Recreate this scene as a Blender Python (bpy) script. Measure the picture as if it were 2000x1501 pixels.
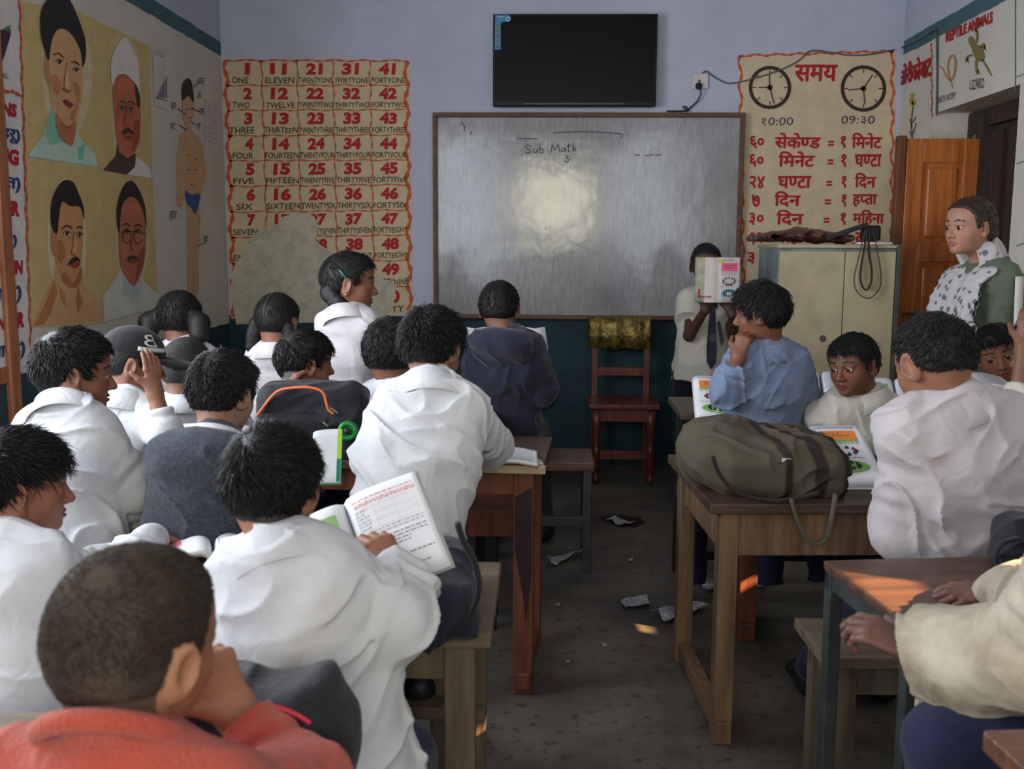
import bpy, bmesh, math, random
import numpy as np
from mathutils import Vector, Matrix
SC = bpy.context.scene
COL = SC.collection
for _o in list(bpy.data.objects): bpy.data.objects.remove(_o)
random.seed(7)
QF = 1.0
# ---------------------------------------------------------------- camera
FPX = 2000.0
CAMP = np.array([0.0, 0.0, 1.32])
YAW, PITCH, ROLL = 0.0322, 0.1342, 0.0050
_f = np.array([-math.sin(YAW)*math.cos(PITCH), math.cos(YAW)*math.cos(PITCH), -math.sin(PITCH)])
_r0 = np.array([math.cos(YAW), math.sin(YAW), 0.0])
_u0 = np.cross(_r0, _f)
_r = _r0*math.cos(ROLL) + _u0*math.sin(ROLL)
_u = _u0*math.cos(ROLL) - _r0*math.sin(ROLL)
cam_d = bpy.data.cameras.new('camera')
cam_d.sensor_width = 36.0
cam_d.lens = 36.0*FPX/2000.0
cam_d.clip_start = 0.02
cam = bpy.data.objects.new('camera', cam_d)
COL.objects.link(cam)
cam.matrix_world = Matrix(((_r[0], _u[0], -_f[0], CAMP[0]), (_r[1], _u[1], -_f[1], CAMP[1]), (_r[2], _u[2], -_f[2], CAMP[2]), (0, 0, 0, 1)))
cam_d.dof.use_dof = True
cam_d.dof.focus_distance = 3.6
cam_d.dof.aperture_fstop = 7.0
SC.camera = cam
# ---------------------------------------------------------------- world, light, exposure
SC.view_settings.view_transform = 'Standard'
SC.view_settings.look = 'None'
SC.view_settings.gamma = 1.0
SC.view_settings.use_curve_mapping = False
SC.view_settings.exposure = -0.46
world = bpy.data.worlds.new('world'); SC.world = world
world.use_nodes = True
_bg = world.node_tree.nodes['Background']
_bg.inputs[0].default_value = (0.62, 0.72, 0.9, 1)
_bg.inputs[1].default_value = 1.0
SC.cycles.max_bounces = 6
SC.cycles.diffuse_bounces = 4
SC.cycles.glossy_bounces = 3
SC.cycles.transmission_bounces = 4
SC.cycles.transparent_max_bounces = 4
SC.cycles.caustics_reflective = False
SC.cycles.caustics_refractive = False
SC.cycles.use_denoising = True
SC.cycles.sample_clamp_indirect = 3.0

def area(name, loc, direction, sx, sy, power, color=(1, 1, 1), spread=180):
    l = bpy.data.lights.new(name, 'AREA')
    l.shape = 'RECTANGLE'; l.size = sx; l.size_y = sy; l.energy = power; l.color = color
    l.spread = math.radians(spread)
    o = bpy.data.objects.new(name, l); COL.objects.link(o)
    o.location = loc
    o.rotation_euler = Vector(direction).to_track_quat('-Z', 'Y').to_euler()
    return o
XL, XR, YB, YF, ZC = -1.906, 2.03, 6.12, -1.6, 3.25       # left wall, right wall, board wall, rear wall, ceiling
# daylight lamps at the openings, outside the room; two rear ones are added fill
area('daylight_left_window', (XL-0.16, 2.35, 1.62), (1, 0.0, -0.22), 2.4, 1.45, 165, (0.86, 0.93, 1.0))
area('daylight_rear_window', (0.1, YF-0.2, 1.9), (0.0, 1, -0.06), 0.9, 0.9, 50, (1.0, 0.93, 0.66))
area('fill_rear_left', (-1.15, YF-0.2, 1.85), (0.30, 1, 0.10), 1.15, 1.8, 54, (0.82, 0.89, 1.0))  # added fill behind the camera, no door there; brightens the board wall
area('fill_rear_right', (1.35, YF-0.2, 1.85), (-0.40, 1, 0.12), 1.15, 1.85, 36, (0.86, 0.91, 1.0))  # added fill behind the camera, aimed to brighten the left wall
area('daylight_doorway', (XR+0.42, 5.0, 1.2), (-1, -0.1, -0.05), 0.6, 1.7, 3, (0.95, 0.97, 1.0))
_s = bpy.data.lights.new('sun', 'SUN'); _s.energy = 55.0; _s.angle = 0.012; _s.color = (1.0, 0.60, 0.26)
sun = bpy.data.objects.new('sun', _s); COL.objects.link(sun)
SUN_DIR = Vector((-0.80, 0.36, -0.50)).normalized()
sun.rotation_euler = SUN_DIR.to_track_quat('-Z', 'Y').to_euler()

# ---------------------------------------------------------------- rays from photo pixels to places in the room
def ray(px, py):
    d = _f + _r*((px-1000.0)/FPX) - _u*((py-750.5)/FPX)
    return d
def WY(px, py, y):
    d = ray(px, py); return CAMP + d*((y-CAMP[1])/d[1])
def WX(px, py, x):
    d = ray(px, py); return CAMP + d*((x-CAMP[0])/d[0])
def WZ(px, py, z):
    d = ray(px, py); return CAMP + d*((z-CAMP[2])/d[2])
def V(*a): return np.array(a, float)

# ---------------------------------------------------------------- objects
def tag(o, label=None, cat=None, group=None, kind=None):
    if label: o['label'] = label
    if cat: o['category'] = cat
    if group: o['group'] = group
    if kind: o['kind'] = kind
    return o
def thing(name, label, cat, loc=(0, 0, 0), rz=0.0, group=None):
    o = bpy.data.objects.new(name, None); COL.objects.link(o)
    o.empty_display_size = 0.1
    o.location = loc; o.rotation_euler = (0, 0, rz)
    return tag(o, label, cat, group)
def link(o, parent=None, world=True):
    COL.objects.link(o)
    if parent is not None:
        o.parent = parent
        if world and parent.type == 'EMPTY':
            o.matrix_parent_inverse = Matrix.LocRotScale(parent.location, parent.rotation_euler, parent.scale).inverted()
    return o
def copy_tree(o, parent=None):
    c = o.copy(); COL.objects.link(c)
    if parent is not None:
        c.parent = parent
    for ch in list(o.children): copy_tree(ch, c)
    return c
class MB:
    """collects shapes and links them as one mesh; world coordinates unless the parent is given local=True"""
    def __init__(s): s.bm = bmesh.new()
    def box(s, c, size, R=None, bev=0.0):
        t = bmesh.new(); bmesh.ops.create_cube(t, size=1.0)
        for v in t.verts: v.co = Vector((v.co.x*size[0], v.co.y*size[1], v.co.z*size[2]))
        if bev > 0: bmesh.ops.bevel(t, geom=t.edges[:], offset=min(bev, min(size)*0.45), segments=2, affect='EDGES', profile=0.5)
        M = (R if R is not None else Matrix.Identity(3)).to_4x4(); M.translation = Vector(c)
        t.transform(M)
        me = bpy.data.meshes.new('t'); t.to_mesh(me); t.free(); s.bm.from_mesh(me); bpy.data.meshes.remove(me)
        return s
    def beam(s, a, b, w, h, bev=0.003, up=(0, 0, 1)):
        a = Vector(a); b = Vector(b); d = b-a; L = d.length; z = d.normalized()
        x = Vector(up).cross(z)
        if x.length < 1e-4: x = Vector((1, 0, 0))
        x.normalize(); y = z.cross(x)
        return s.box((a+b)/2, (w, h, L), Matrix((x, y, z)).transposed(), bev)
    def tube(s, pts, r, seg=8, closed=False, flat=None):
        pts = [Vector(p) for p in pts]; n = len(pts); rings = []
        rr = r if hasattr(r, '__len__') else [r]*n
        prev = None
        for i, p in enumerate(pts):
            if closed: t = pts[(i+1) % n]-pts[i-1]
            else: t = pts[min(i+1, n-1)]-pts[max(i-1, 0)]
            t.normalize()
            if prev is None:
                a = Vector((0, 0, 1)) if abs(t.z) < 0.9 else Vector((1, 0, 0))
                x = t.cross(a).normalized()
            else:
                x = (prev - t*prev.dot(t)).normalized()
            prev = x; y = t.cross(x)
            f = flat if flat else 1.0
            rings.append([s.bm.verts.new(p + x*math.cos(k*2*math.pi/seg)*rr[i] + y*math.sin(k*2*math.pi/seg)*rr[i]*f) for k in range(seg)])
        for i in range(n if closed else n-1):
            A = rings[i]; B = rings[(i+1) % n]
            for k in range(seg):
                s.bm.faces.new((A[k], A[(k+1) % seg], B[(k+1) % seg], B[k]))
        if not closed:
            s.bm.faces.new(rings[0][::-1]); s.bm.faces.new(rings[-1])
        for R_ in rings:
            for v in R_: v.tag = True
        return s
    def lathe(s, prof, c, seg=20, axis=(0, 0, 1)):
        z = Vector(axis).normalized(); a = Vector((1, 0, 0)) if abs(z.x) < 0.9 else Vector((0, 1, 0))
        x = z.cross(a).normalized(); y = z.cross(x); c = Vector(c); rings = []
        for (r, h) in prof:
            rings.append([s.bm.verts.new(c + z*h + (x*math.cos(k*2*math.pi/seg)+y*math.sin(k*2*math.pi/seg))*max(r, 1e-4)) for k in range(seg)])
        for A, B in zip(rings[:-1], rings[1:]):
            for k in range(seg): s.bm.faces.new((A[k], A[(k+1) % seg], B[(k+1) % seg], B[k]))
        s.bm.faces.new(rings[0][::-1]); s.bm.faces.new(rings[-1])
        for R_ in rings:
            for v in R_: v.tag = True
        return s
    def prism(s, poly, off):
        """solid from a closed 3D polygon pushed along off"""
        off = Vector(off); A = [s.bm.verts.new(Vector(p)) for p in poly]; B = [s.bm.verts.new(Vector(p)+off) for p in poly]
        n = len(A)
        s.bm.faces.new(A[::-1]); s.bm.faces.new(B)
        for i in range(n): s.bm.faces.new((A[i], A[(i+1) % n], B[(i+1) % n], B[i]))
        for v in A+B: v.tag = True
        return s
    def grid(s, P, thick=0.0):
        """sheet from a (m,n,3) array of points, given thickness along its normal"""
        P = np.asarray(P); m, n = P.shape[:2]
        if thick:
            du = np.gradient(P, axis=0); dv = np.gradient(P, axis=1)
            N = np.cross(du, dv); N /= np.linalg.norm(N, axis=2, keepdims=True)+1e-12
            Q = P - N*thick
        A = [[s.bm.verts.new(P[i, j]) for j in range(n)] for i in range(m)]
        for i in range(m-1):
            for j in range(n-1): s.bm.faces.new((A[i][j], A[i+1][j], A[i+1][j+1], A[i][j+1]))
        vs = [v for r in A for v in r]
        if thick:
            B = [[s.bm.verts.new(Q[i, j]) for j in range(n)] for i in range(m)]
            for i in range(m-1):
                for j in range(n-1): s.bm.faces.new((B[i][j], B[i][j+1], B[i+1][j+1], B[i+1][j]))
            ring = [(i, 0) for i in range(m)]+[(m-1, j) for j in range(1, n)]+[(i, n-1) for i in range(m-2, -1, -1)]+[(0, j) for j in range(n-2, 0, -1)]
            for (i, j), (k, l) in zip(ring, ring[1:]+ring[:1]):
                try: s.bm.faces.new((A[k][l], A[i][j], B[i][j], B[k][l]))
                except ValueError: pass
            vs += [v for r in B for v in r]
        for v in vs: v.tag = True
        return s
    def build(s, name, m, parent=None, smooth=False, local=False, fixn=True):
        if fixn: bmesh.ops.recalc_face_normals(s.bm, faces=s.bm.faces[:])
        me = bpy.data.meshes.new(name); s.bm.to_mesh(me); s.bm.free()
        if m is not None: me.materials.append(m)
        if smooth: me.polygons.foreach_set('use_smooth', [True]*len(me.polygons))
        o = bpy.data.objects.new(name, me)
        return link(o, parent, world=not local)

# ---------------------------------------------------------------- materials
_M = {}
def hexc(c):
    return tuple(((x/255.0)/12.92 if x/255.0 <= 0.04045 else ((x/255.0+0.055)/1.055)**2.4) for x in c)
def mat(name, rgb, rough=0.6, var=0.18, scale=6.0, bump=0.0, bscale=60.0, metal=0.0, spec=0.4, rgb2=None, stretch=None, coat=0.0, sheen=0.0, attr=None, lo=0.35, hi=0.65, sss=0.0, aniso=None):
    """rgb are 0-255 sRGB; a noise mixes towards rgb2 (or a darker rgb)"""
    if name in _M: return _M[name]
    m = bpy.data.materials.new(name); m.use_nodes = True; nt = m.node_tree; N = nt.nodes; L = nt.links
    b = N['Principled BSDF']
    b.inputs['Roughness'].default_value = rough; b.inputs['Metallic'].default_value = metal
    b.inputs['Specular IOR Level'].default_value = spec
    if coat: b.inputs['Coat Weight'].default_value = coat; b.inputs['Coat Roughness'].default_value = 0.15
    if sheen: b.inputs['Sheen Weight'].default_value = sheen
    if sss:
        b.inputs['Subsurface Weight'].default_value = sss; b.inputs['Subsurface Radius'].default_value = (0.012, 0.005, 0.003); b.inputs['Subsurface Scale'].default_value = 0.5
    tc = N.new('ShaderNodeTexCoord'); mp = N.new('ShaderNodeMapping'); L.new(tc.outputs['Object'], mp.inputs[0])
    if stretch: mp.inputs['Scale'].default_value = stretch
    c1 = hexc(rgb); c2 = hexc(rgb2) if rgb2 else tuple(x*(1-var*1.6) for x in c1)
    nz = N.new('ShaderNodeTexNoise'); nz.inputs['Scale'].default_value = scale; nz.inputs['Detail'].default_value = 6.0; nz.inputs['Roughness'].default_value = 0.62
    L.new(mp.outputs[0], nz.inputs['Vector'])
    rp = N.new('ShaderNodeMapRange'); rp.inputs[1].default_value = lo; rp.inputs[2].default_value = hi
    L.new(nz.outputs[0], rp.inputs[0])
    mx = N.new('ShaderNodeMix'); mx.data_type = 'RGBA'
    L.new(rp.outputs[0], mx.inputs[0])
    if attr:
        at = N.new('ShaderNodeAttribute'); at.attribute_name = attr
        mu = N.new('ShaderNodeMix'); mu.data_type = 'RGBA'; mu.blend_type = 'MULTIPLY'; mu.inputs[0].default_value = 1.0
        L.new(at.outputs[0], mu.inputs[6]); mu.inputs[7].default_value = (1-var, 1-var, 1-var, 1)
        L.new(at.outputs[0], mx.inputs[6]); L.new(mu.outputs[2], mx.inputs[7])
    else:
        mx.inputs[6].default_value = (*c1, 1); mx.inputs[7].default_value = (*c2, 1)
    L.new(mx.outputs[2], b.inputs['Base Color'])
    if bump:
        n2 = N.new('ShaderNodeTexNoise'); n2.inputs['Scale'].default_value = bscale; n2.inputs['Detail'].default_value = 4.0
        L.new(mp.outputs[0], n2.inputs['Vector'])
        bp = N.new('ShaderNodeBump'); bp.inputs['Strength'].default_value = bump; bp.inputs['Distance'].default_value = 0.01
        L.new(n2.outputs[0], bp.inputs['Height']); L.new(bp.outputs[0], b.inputs['Normal'])
    m['mixnode'] = mx.name
    _M[name] = m
    return m
def wood(name, rgb, rgb2, axis='x', rough=0.5, bump=0.25, coat=0.0):
    st = {'x': (1.2, 14, 14), 'y': (14, 1.2, 14), 'z': (14, 14, 1.2)}[axis]
    return mat(name, rgb, rough, 0.3, 2.2, bump, 6.0, rgb2=rgb2, stretch=st, coat=coat, lo=0.3, hi=0.7)
def wallmat(name, upper, lower, z0, band=None, rough=0.75, left=None):
    """painted plaster: dado colour below z0, upper colour above, optional band (zlo, zhi, rgb, colour above it)"""
    m = bpy.data.materials.new(name); m.use_nodes = True; nt = m.node_tree; N = nt.nodes; L = nt.links; b = N['Principled BSDF']
    b.inputs['Roughness'].default_value = rough; b.inputs['Specular IOR Level'].default_value = 0.3
    g = N.new('ShaderNodeNewGeometry'); sp = N.new('ShaderNodeSeparateXYZ'); L.new(g.outputs['Position'], sp.inputs[0])
    nz = N.new('ShaderNodeTexNoise'); nz.inputs['Scale'].default_value = 9.0; nz.inputs['Detail'].default_value = 5; L.new(g.outputs['Position'], nz.inputs['Vector'])
    ad = N.new('ShaderNodeMath'); ad.operation = 'MULTIPLY_ADD'; ad.inputs[1].default_value = 0.022; L.new(nz.outputs[0], ad.inputs[0]); L.new(sp.outputs[2], ad.inputs[2])
    def dirt(c, sc, amt):
        n = N.new('ShaderNodeTexNoise'); n.inputs['Scale'].default_value = sc; n.inputs['Detail'].default_value = 8; n.inputs['Roughness'].default_value = 0.65
        L.new(g.outputs['Position'], n.inputs['Vector'])
        r = N.new('ShaderNodeMapRange'); r.inputs[1].default_value = 0.35; r.inputs[2].default_value = 0.72; L.new(n.outputs[0], r.inputs[0])
        x = N.new('ShaderNodeMix'); x.data_type = 'RGBA'; L.new(r.outputs[0], x.inputs[0])
        h = hexc(c); x.inputs[6].default_value = (*h, 1); x.inputs[7].default_value = (h[0]*(1-amt), h[1]*(1-amt), h[2]*(1-amt*1.1), 1)
        return x
    def step(z):
        s = N.new('ShaderNodeMath'); s.operation = 'GREATER_THAN'; s.inputs[1].default_value = z+0.011; L.new(ad.outputs[0], s.inputs[0]); return s
    def mix(fac, a, c):
        x = N.new('ShaderNodeMix'); x.data_type = 'RGBA'; L.new(fac.outputs[0], x.inputs[0]); L.new(a.outputs[2], x.inputs[6]); L.new(c.outputs[2], x.inputs[7]); return x
    lo = dirt(lower, 5.0, 0.45); up = dirt(upper, 2.3, 0.16)
    cur = mix(step(z0), lo, up)
    if band:
        cur = mix(step(band[0]), cur, dirt(band[2], 12, 0.25)); cur = mix(step(band[1]), cur, dirt(band[3], 2.3, 0.14))
    L.new(cur.outputs[2], b.inputs['Base Color'])
    n2 = N.new('ShaderNodeTexNoise'); n2.inputs['Scale'].default_value = 14; n2.inputs['Detail'].default_value = 7; L.new(g.outputs['Position'], n2.inputs['Vector'])
    bp = N.new('ShaderNodeBump'); bp.inputs['Strength'].default_value = 0.25; bp.inputs['Distance'].default_value = 0.02
    L.new(n2.outputs[0], bp.inputs['Height']); L.new(bp.outputs[0], b.inputs['Normal'])
    return m
def vcol_mat(name, rough=0.7, var=0.1, scale=20, spec=0.3, bump=0.0, bscale=80, sss=0.0, coat=0):
    return mat(name, (255, 255, 255), rough, var, scale, bump, bscale, spec=spec, attr='Col', sss=sss, coat=coat)
def setcol(me, cols):
    """cols: (nverts,3) linear"""
    a = me.color_attributes.new('Col', 'FLOAT_COLOR', 'POINT')
    c = np.ones((len(me.vertices), 4), np.float32); c[:, :3] = cols
    a.data.foreach_set('color', c.ravel())
# ================================================================ the room
LAV = (184, 188, 206); CREAM = (202, 194, 182); TEAL = (38, 66, 74); BAND = (70, 104, 110)
m_back = wallmat('paint_board_wall', (184, 188, 206), (34, 62, 72), 0.90)
m_side = wallmat('paint_side_wall', (206, 199, 188), (44, 70, 80), 0.85, band=(2.41, 2.49, BAND, LAV))
m_plain = wallmat('paint_rear_wall', (176, 176, 182), (44, 70, 80), 0.85)
def struct(mb, name, m, label, cat, smooth=False):
    return tag(mb.build(name, m, None, smooth), label, cat, kind='structure')
def slab(mb, x0, x1, y0, y1, z0, z1): mb.box(((x0+x1)/2, (y0+y1)/2, (z0+z1)/2), (x1-x0, y1-y0, z1-z0)); return mb
T = 0.26
mb = MB(); slab(mb, XL-T, XR+T, YB, YB+T, -0.1, ZC); struct(mb, 'wall_back', m_back, 'lavender plaster wall with dark teal lower part behind the whiteboard', 'wall')
WLY0, WLY1, WLZ0, WLZ1 = 1.05, 3.55, 0.88, 2.35
mb = MB(); slab(mb, XL-T, XL, WLY1, YB, -0.1, ZC); slab(mb, XL-T, XL, YF, WLY0, -0.1, ZC); slab(mb, XL-T, XL, WLY0, WLY1, -0.1, WLZ0); slab(mb, XL-T, XL, WLY0, WLY1, WLZ1, ZC)
struct(mb, 'wall_left', m_side, 'cream painted side wall with teal stripe carrying the portraits', 'wall')
DY0, DY1, DZ = 4.60, 5.56, 2.02
G1 = (0.885, 1.21, 1.565, 1.80); G2 = (2.54, 2.86, 1.03, 1.31)  # unseen wall gaps, added and sized to shape the two sun patches
mb = MB()
slab(mb, XR, XR+T, DY1, YB, -0.1, ZC); slab(mb, XR, XR+T, DY0, DY1, DZ, ZC); slab(mb, XR, XR+T, G2[1], DY0, -0.1, ZC)
slab(mb, XR, XR+T, G2[0], G2[1], -0.1, G2[2]); slab(mb, XR, XR+T, G2[0], G2[1], G2[3], ZC); slab(mb, XR, XR+T, G1[1], G2[0], -0.1, ZC)
slab(mb, XR, XR+T, G1[0], G1[1], -0.1, G1[2]); slab(mb, XR, XR+T, G1[0], G1[1], G1[3], ZC); slab(mb, XR, XR+T, YF, G1[0], -0.1, ZC)
struct(mb, 'wall_right', m_side, 'cream painted side wall with teal stripe around the doorway', 'wall')
mb = MB()
slab(mb, XL-T, -1.75, YF-T, YF, -0.1, ZC); slab(mb, -0.55, -0.36, YF-T, YF, -0.1, ZC); slab(mb, 0.56, 0.78, YF-T, YF, -0.1, ZC); slab(mb, 1.92, XR+T, YF-T, YF, -0.1, ZC)
slab(mb, -1.75, -0.55, YF-T, YF, 2.78, ZC); slab(mb, -1.75, -0.55, YF-T, YF, -0.1, 0.92); slab(mb, 0.78, 1.92, YF-T, YF, 2.78, ZC); slab(mb, 0.78, 1.92, YF-T, YF, -0.1, 0.92); slab(mb, -0.36, 0.56, YF-T, YF, 2.35, ZC); slab(mb, -0.36, 0.56, YF-T, YF, -0.1, 1.42)  # the two outer openings are added to let the fill lamps in
struct(mb, 'wall_rear', m_plain, 'plain plaster wall at the rear of the room', 'wall')
m_ceil = mat('ceiling_paint', (196, 196, 200), 0.9, 0.1, 3, 0.1)
mb = MB(); slab(mb, XL-T, XR+T, YF-T, YB+T, ZC, ZC+0.12); struct(mb, 'ceiling', m_ceil, 'plain pale plaster ceiling', 'ceiling')
# concrete floor, worn and stained
def floor_mat():
    m = mat('floor_concrete', (118, 110, 100), 0.5, 0.4, 1.6, 0.35, 22, rgb2=(62, 57, 52), spec=0.45, lo=0.3, hi=0.66)
    nt = m.node_tree; N = nt.nodes; L = nt.links; b = N['Principled BSDF']; mx = N[m['mixnode']]
    n = N.new('ShaderNodeTexNoise'); n.inputs['Scale'].default_value = 26; n.inputs['Detail'].default_value = 9
    tc = N.new('ShaderNodeTexCoord'); L.new(tc.outputs['Object'], n.inputs['Vector'])
    r = N.new('ShaderNodeMapRange'); r.inputs[1].default_value = 0.56; r.inputs[2].default_value = 0.68; L.new(n.outputs[0], r.inputs[0])
    x = N.new('ShaderNodeMix'); x.data_type = 'RGBA'; L.new(r.outputs[0], x.inputs[0]); L.new(mx.outputs[2], x.inputs[6]); x.inputs[7].default_value = (*hexc((66, 60, 54)), 1)
    L.new(x.outputs[2], b.inputs['Base Color'])
    return m
m_floor = floor_mat()
mb = MB(); slab(mb, XL-T, XR+1.6, YF-T, YB+T, -0.1, 0.0); struct(mb, 'floor', m_floor, 'dark worn concrete floor', 'floor')
# left window frame: its far post shows at the edge of the picture
m_frame = wood('window_wood', (176, 112, 74), (120, 70, 44), 'z', 0.55)
mb = MB(); mb.box((XL-0.03, WLY1+0.02, 1.35), (0.10, 0.07, 1.55), bev=0.006); mb.box((XL-0.05, WLY0-0.02, 1.35), (0.10, 0.07, 1.55), bev=0.006)
mb.box((XL-0.05, (WLY0+WLY1)/2, WLZ0-0.02), (0.12, WLY1-WLY0, 0.06), bev=0.006); mb.box((XL-0.05, (WLY0+WLY1)/2, WLZ1-0.03), (0.10, WLY1-WLY0, 0.06), bev=0.006)
struct(mb, 'window_1', m_frame, 'orange-brown wooden window frame at the left edge', 'window')
# ---------------------------------------------------------------- doorway: open narrow leaf, dark inner leaf
m_door = wood('door_varnish', (196, 116, 52), (150, 78, 30), 'z', 0.35, 0.2, coat=0.25)
m_doord = wood('door_frame_wood', (122, 70, 40), (84, 46, 26), 'z', 0.5)
m_dark = wood('dark_door_wood', (70, 54, 48), (40, 32, 30), 'z', 0.7)
m_iron = mat('dull_iron', (120, 116, 110), 0.4, 0.2, 20, metal=0.85)
LY = 5.40
lx0 = WY(1764, 400, LY)[0]; lx1 = WY(1908, 400, LY)[0]; lzt = WY(1835, 271, LY)[2]
mb = MB()
w_ = lx1-lx0
st = 0.085
mb.box((lx0+st/2, LY, lzt/2+0.01), (st, 0.036, lzt-0.02), bev=0.003)
mb.box((lx1-st/2, LY, lzt/2+0.01), (st, 0.036, lzt-0.02), bev=0.003)
zr = [lzt-0.06, WY(1835, 492, LY)[2], 0.62, 0.11]; hr = [0.12, 0.10, 0.12, 0.2]
for z, h in zip(zr, hr): mb.box(((lx0+lx1)/2, LY, z), (w_-2*st+0.004, 0.035, h), bev=0.003)
door = struct(mb, 'door_1', m_door, 'orange varnished panelled door leaf standing open beside the cabinet', 'door')
mb = MB()
for (za, zb) in ((zr[1]+0.05, zr[0]-0.06), (zr[2]+0.06, zr[1]-0.05), (zr[3]+0.1, zr[2]-0.06)):
    mb.box(((lx0+lx1)/2, LY+0.004, (za+zb)/2), (w_-2*st, 0.014, zb-za))
    mb.box(((lx0+lx1)/2, LY-0.004, (za+zb)/2), (w_-2*st-0.05, 0.022, zb-za-0.05), bev=0.009)
mb.build('door_panel', m_door, door)
mb = MB(); bz = WY(1790, 612, LY)[2]
mb.tube([(lx0+0.02, LY-0.026, bz), (lx0+0.17, LY-0.026, bz)], 0.007)
for i in range(3): mb.box((lx0+0.03+i*0.055, LY-0.022, bz), (0.012, 0.014, 0.034), bev=0.002)
mb.tube([(lx0+0.05, LY-0.026, bz), (lx0+0.05, LY-0.045, bz-0.03)], 0.005)
mb.build('door_bolt', m_iron, door)
mb = MB(); mb.box((lx0-0.024, LY+0.01, lzt/2+0.01), (0.045, 0.05, lzt+0.01), bev=0.004)
mb.build('door_edge_strip', m_doord, door)
mb = MB()
xd = XR+T-0.03
slab(mb, xd-0.02, xd+0.03, DY0, DY1-0.16, 0.0, DZ-0.03)
for i in range(3): slab(mb, xd-0.045, xd-0.02, DY0+0.03+i*0.27, DY0+0.22+i*0.27, 0.1, DZ-0.12)
slab(mb, xd-0.07, xd+0.02, DY1-0.22, DY1-0.02, 0.0, DZ-0.02); slab(mb, xd-0.06, xd+0.02, DY0, DY1, DZ-0.09, DZ-0.005)
d2 = struct(mb, 'door_2', m_dark, 'weathered dark brown inner door leaf with a blue smear behind the teacher', 'door')
m_blue = mat('blue_smear_paint', (108, 140, 156), 0.7, 0.3, 40)
mb = MB(); mb.prism([(xd-0.072, DY1-0.06, 1.87), (xd-0.072, DY1-0.13, 1.90), (xd-0.072, DY1-0.17, 1.78), (xd-0.072, DY1-0.14, 1.60), (xd-0.072, DY1-0.085, 1.58)], (-0.002, 0, 0)); mb.build('paint_smear', m_blue, d2)

# ================================================================ painting on walls
_gl = {}
def glyph(ch, off=0.02, half=False):
    key = (ch, off, half)
    if key in _gl: return _gl[key]
    def mesh(t, o):
        cu = bpy.data.curves.new('t', 'FONT'); cu.body = t; cu.size = 1.0; cu.offset = o; cu.resolution_u = 3
        ob = bpy.data.objects.new('t', cu); COL.objects.link(ob)
        me = bpy.data.meshes.new_from_object(ob.evaluated_get(bpy.context.evaluated_depsgraph_get()))
        bpy.data.objects.remove(ob); bpy.data.curves.remove(cu)
        vs = [tuple(v.co)[:2] for v in me.vertices]; fs = [tuple(p.vertices) for p in me.polygons]
        bpy.data.meshes.remove(me)
        return vs, fs
    vs, fs = mesh(ch, off) if ch != ' ' else ([], [])
    a, _ = mesh(ch+'\u0915', 0.0); b, _ = mesh('\u0915', 0.0)
    adv = max(v[0] for v in a)-max(v[0] for v in b)
    if half and vs:
        bm = bmesh.new(); bv = [bm.verts.new((x, y, 0)) for x, y in vs]
        for f in fs:
            try: bm.faces.new([bv[i] for i in f])
            except ValueError: pass
        cut = adv*0.70
        bmesh.ops.bisect_plane(bm, geom=bm.verts[:]+bm.edges[:]+bm.faces[:], plane_co=(cut, 0, 0), plane_no=(1, 0, 0), clear_outer=True)
        bm.verts.index_update(); vs = [(v.co.x, v.co.y) for v in bm.verts]; fs = [tuple(v.index for v in f.verts) for f in bm.faces]; bm.free()
        adv = cut
    _gl[key] = (vs, fs, adv)
    return _gl[key]
def text_mesh(s, off=0.02, jit=0.0, spread=0.0):
    """'~' before a letter asks for its half form"""
    X = 0.0; vs = []; fs = []; i = 0; text_mesh.z = []; nc = 0
    rnd = random.Random(s)
    while i < len(s):
        half = s[i] == '~'
        if half: i += 1
        v, f, adv = glyph(s[i], off, half)
        b = len(vs); dy = rnd.uniform(-jit, jit); sc = 1+rnd.uniform(-jit, jit); sl = 0.06+rnd.uniform(-jit, jit)
        text_mesh.z += [(nc % 3)*.12]*len(v); nc += 1
        vs += [(X + x*1.0 + y*sl, y*sc + dy) for x, y in v]; fs += [tuple(b+k for k in q) for q in f]
        X += adv + (spread if adv > 0 else 0); i += 1
    return np.array(vs, float), fs
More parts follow.
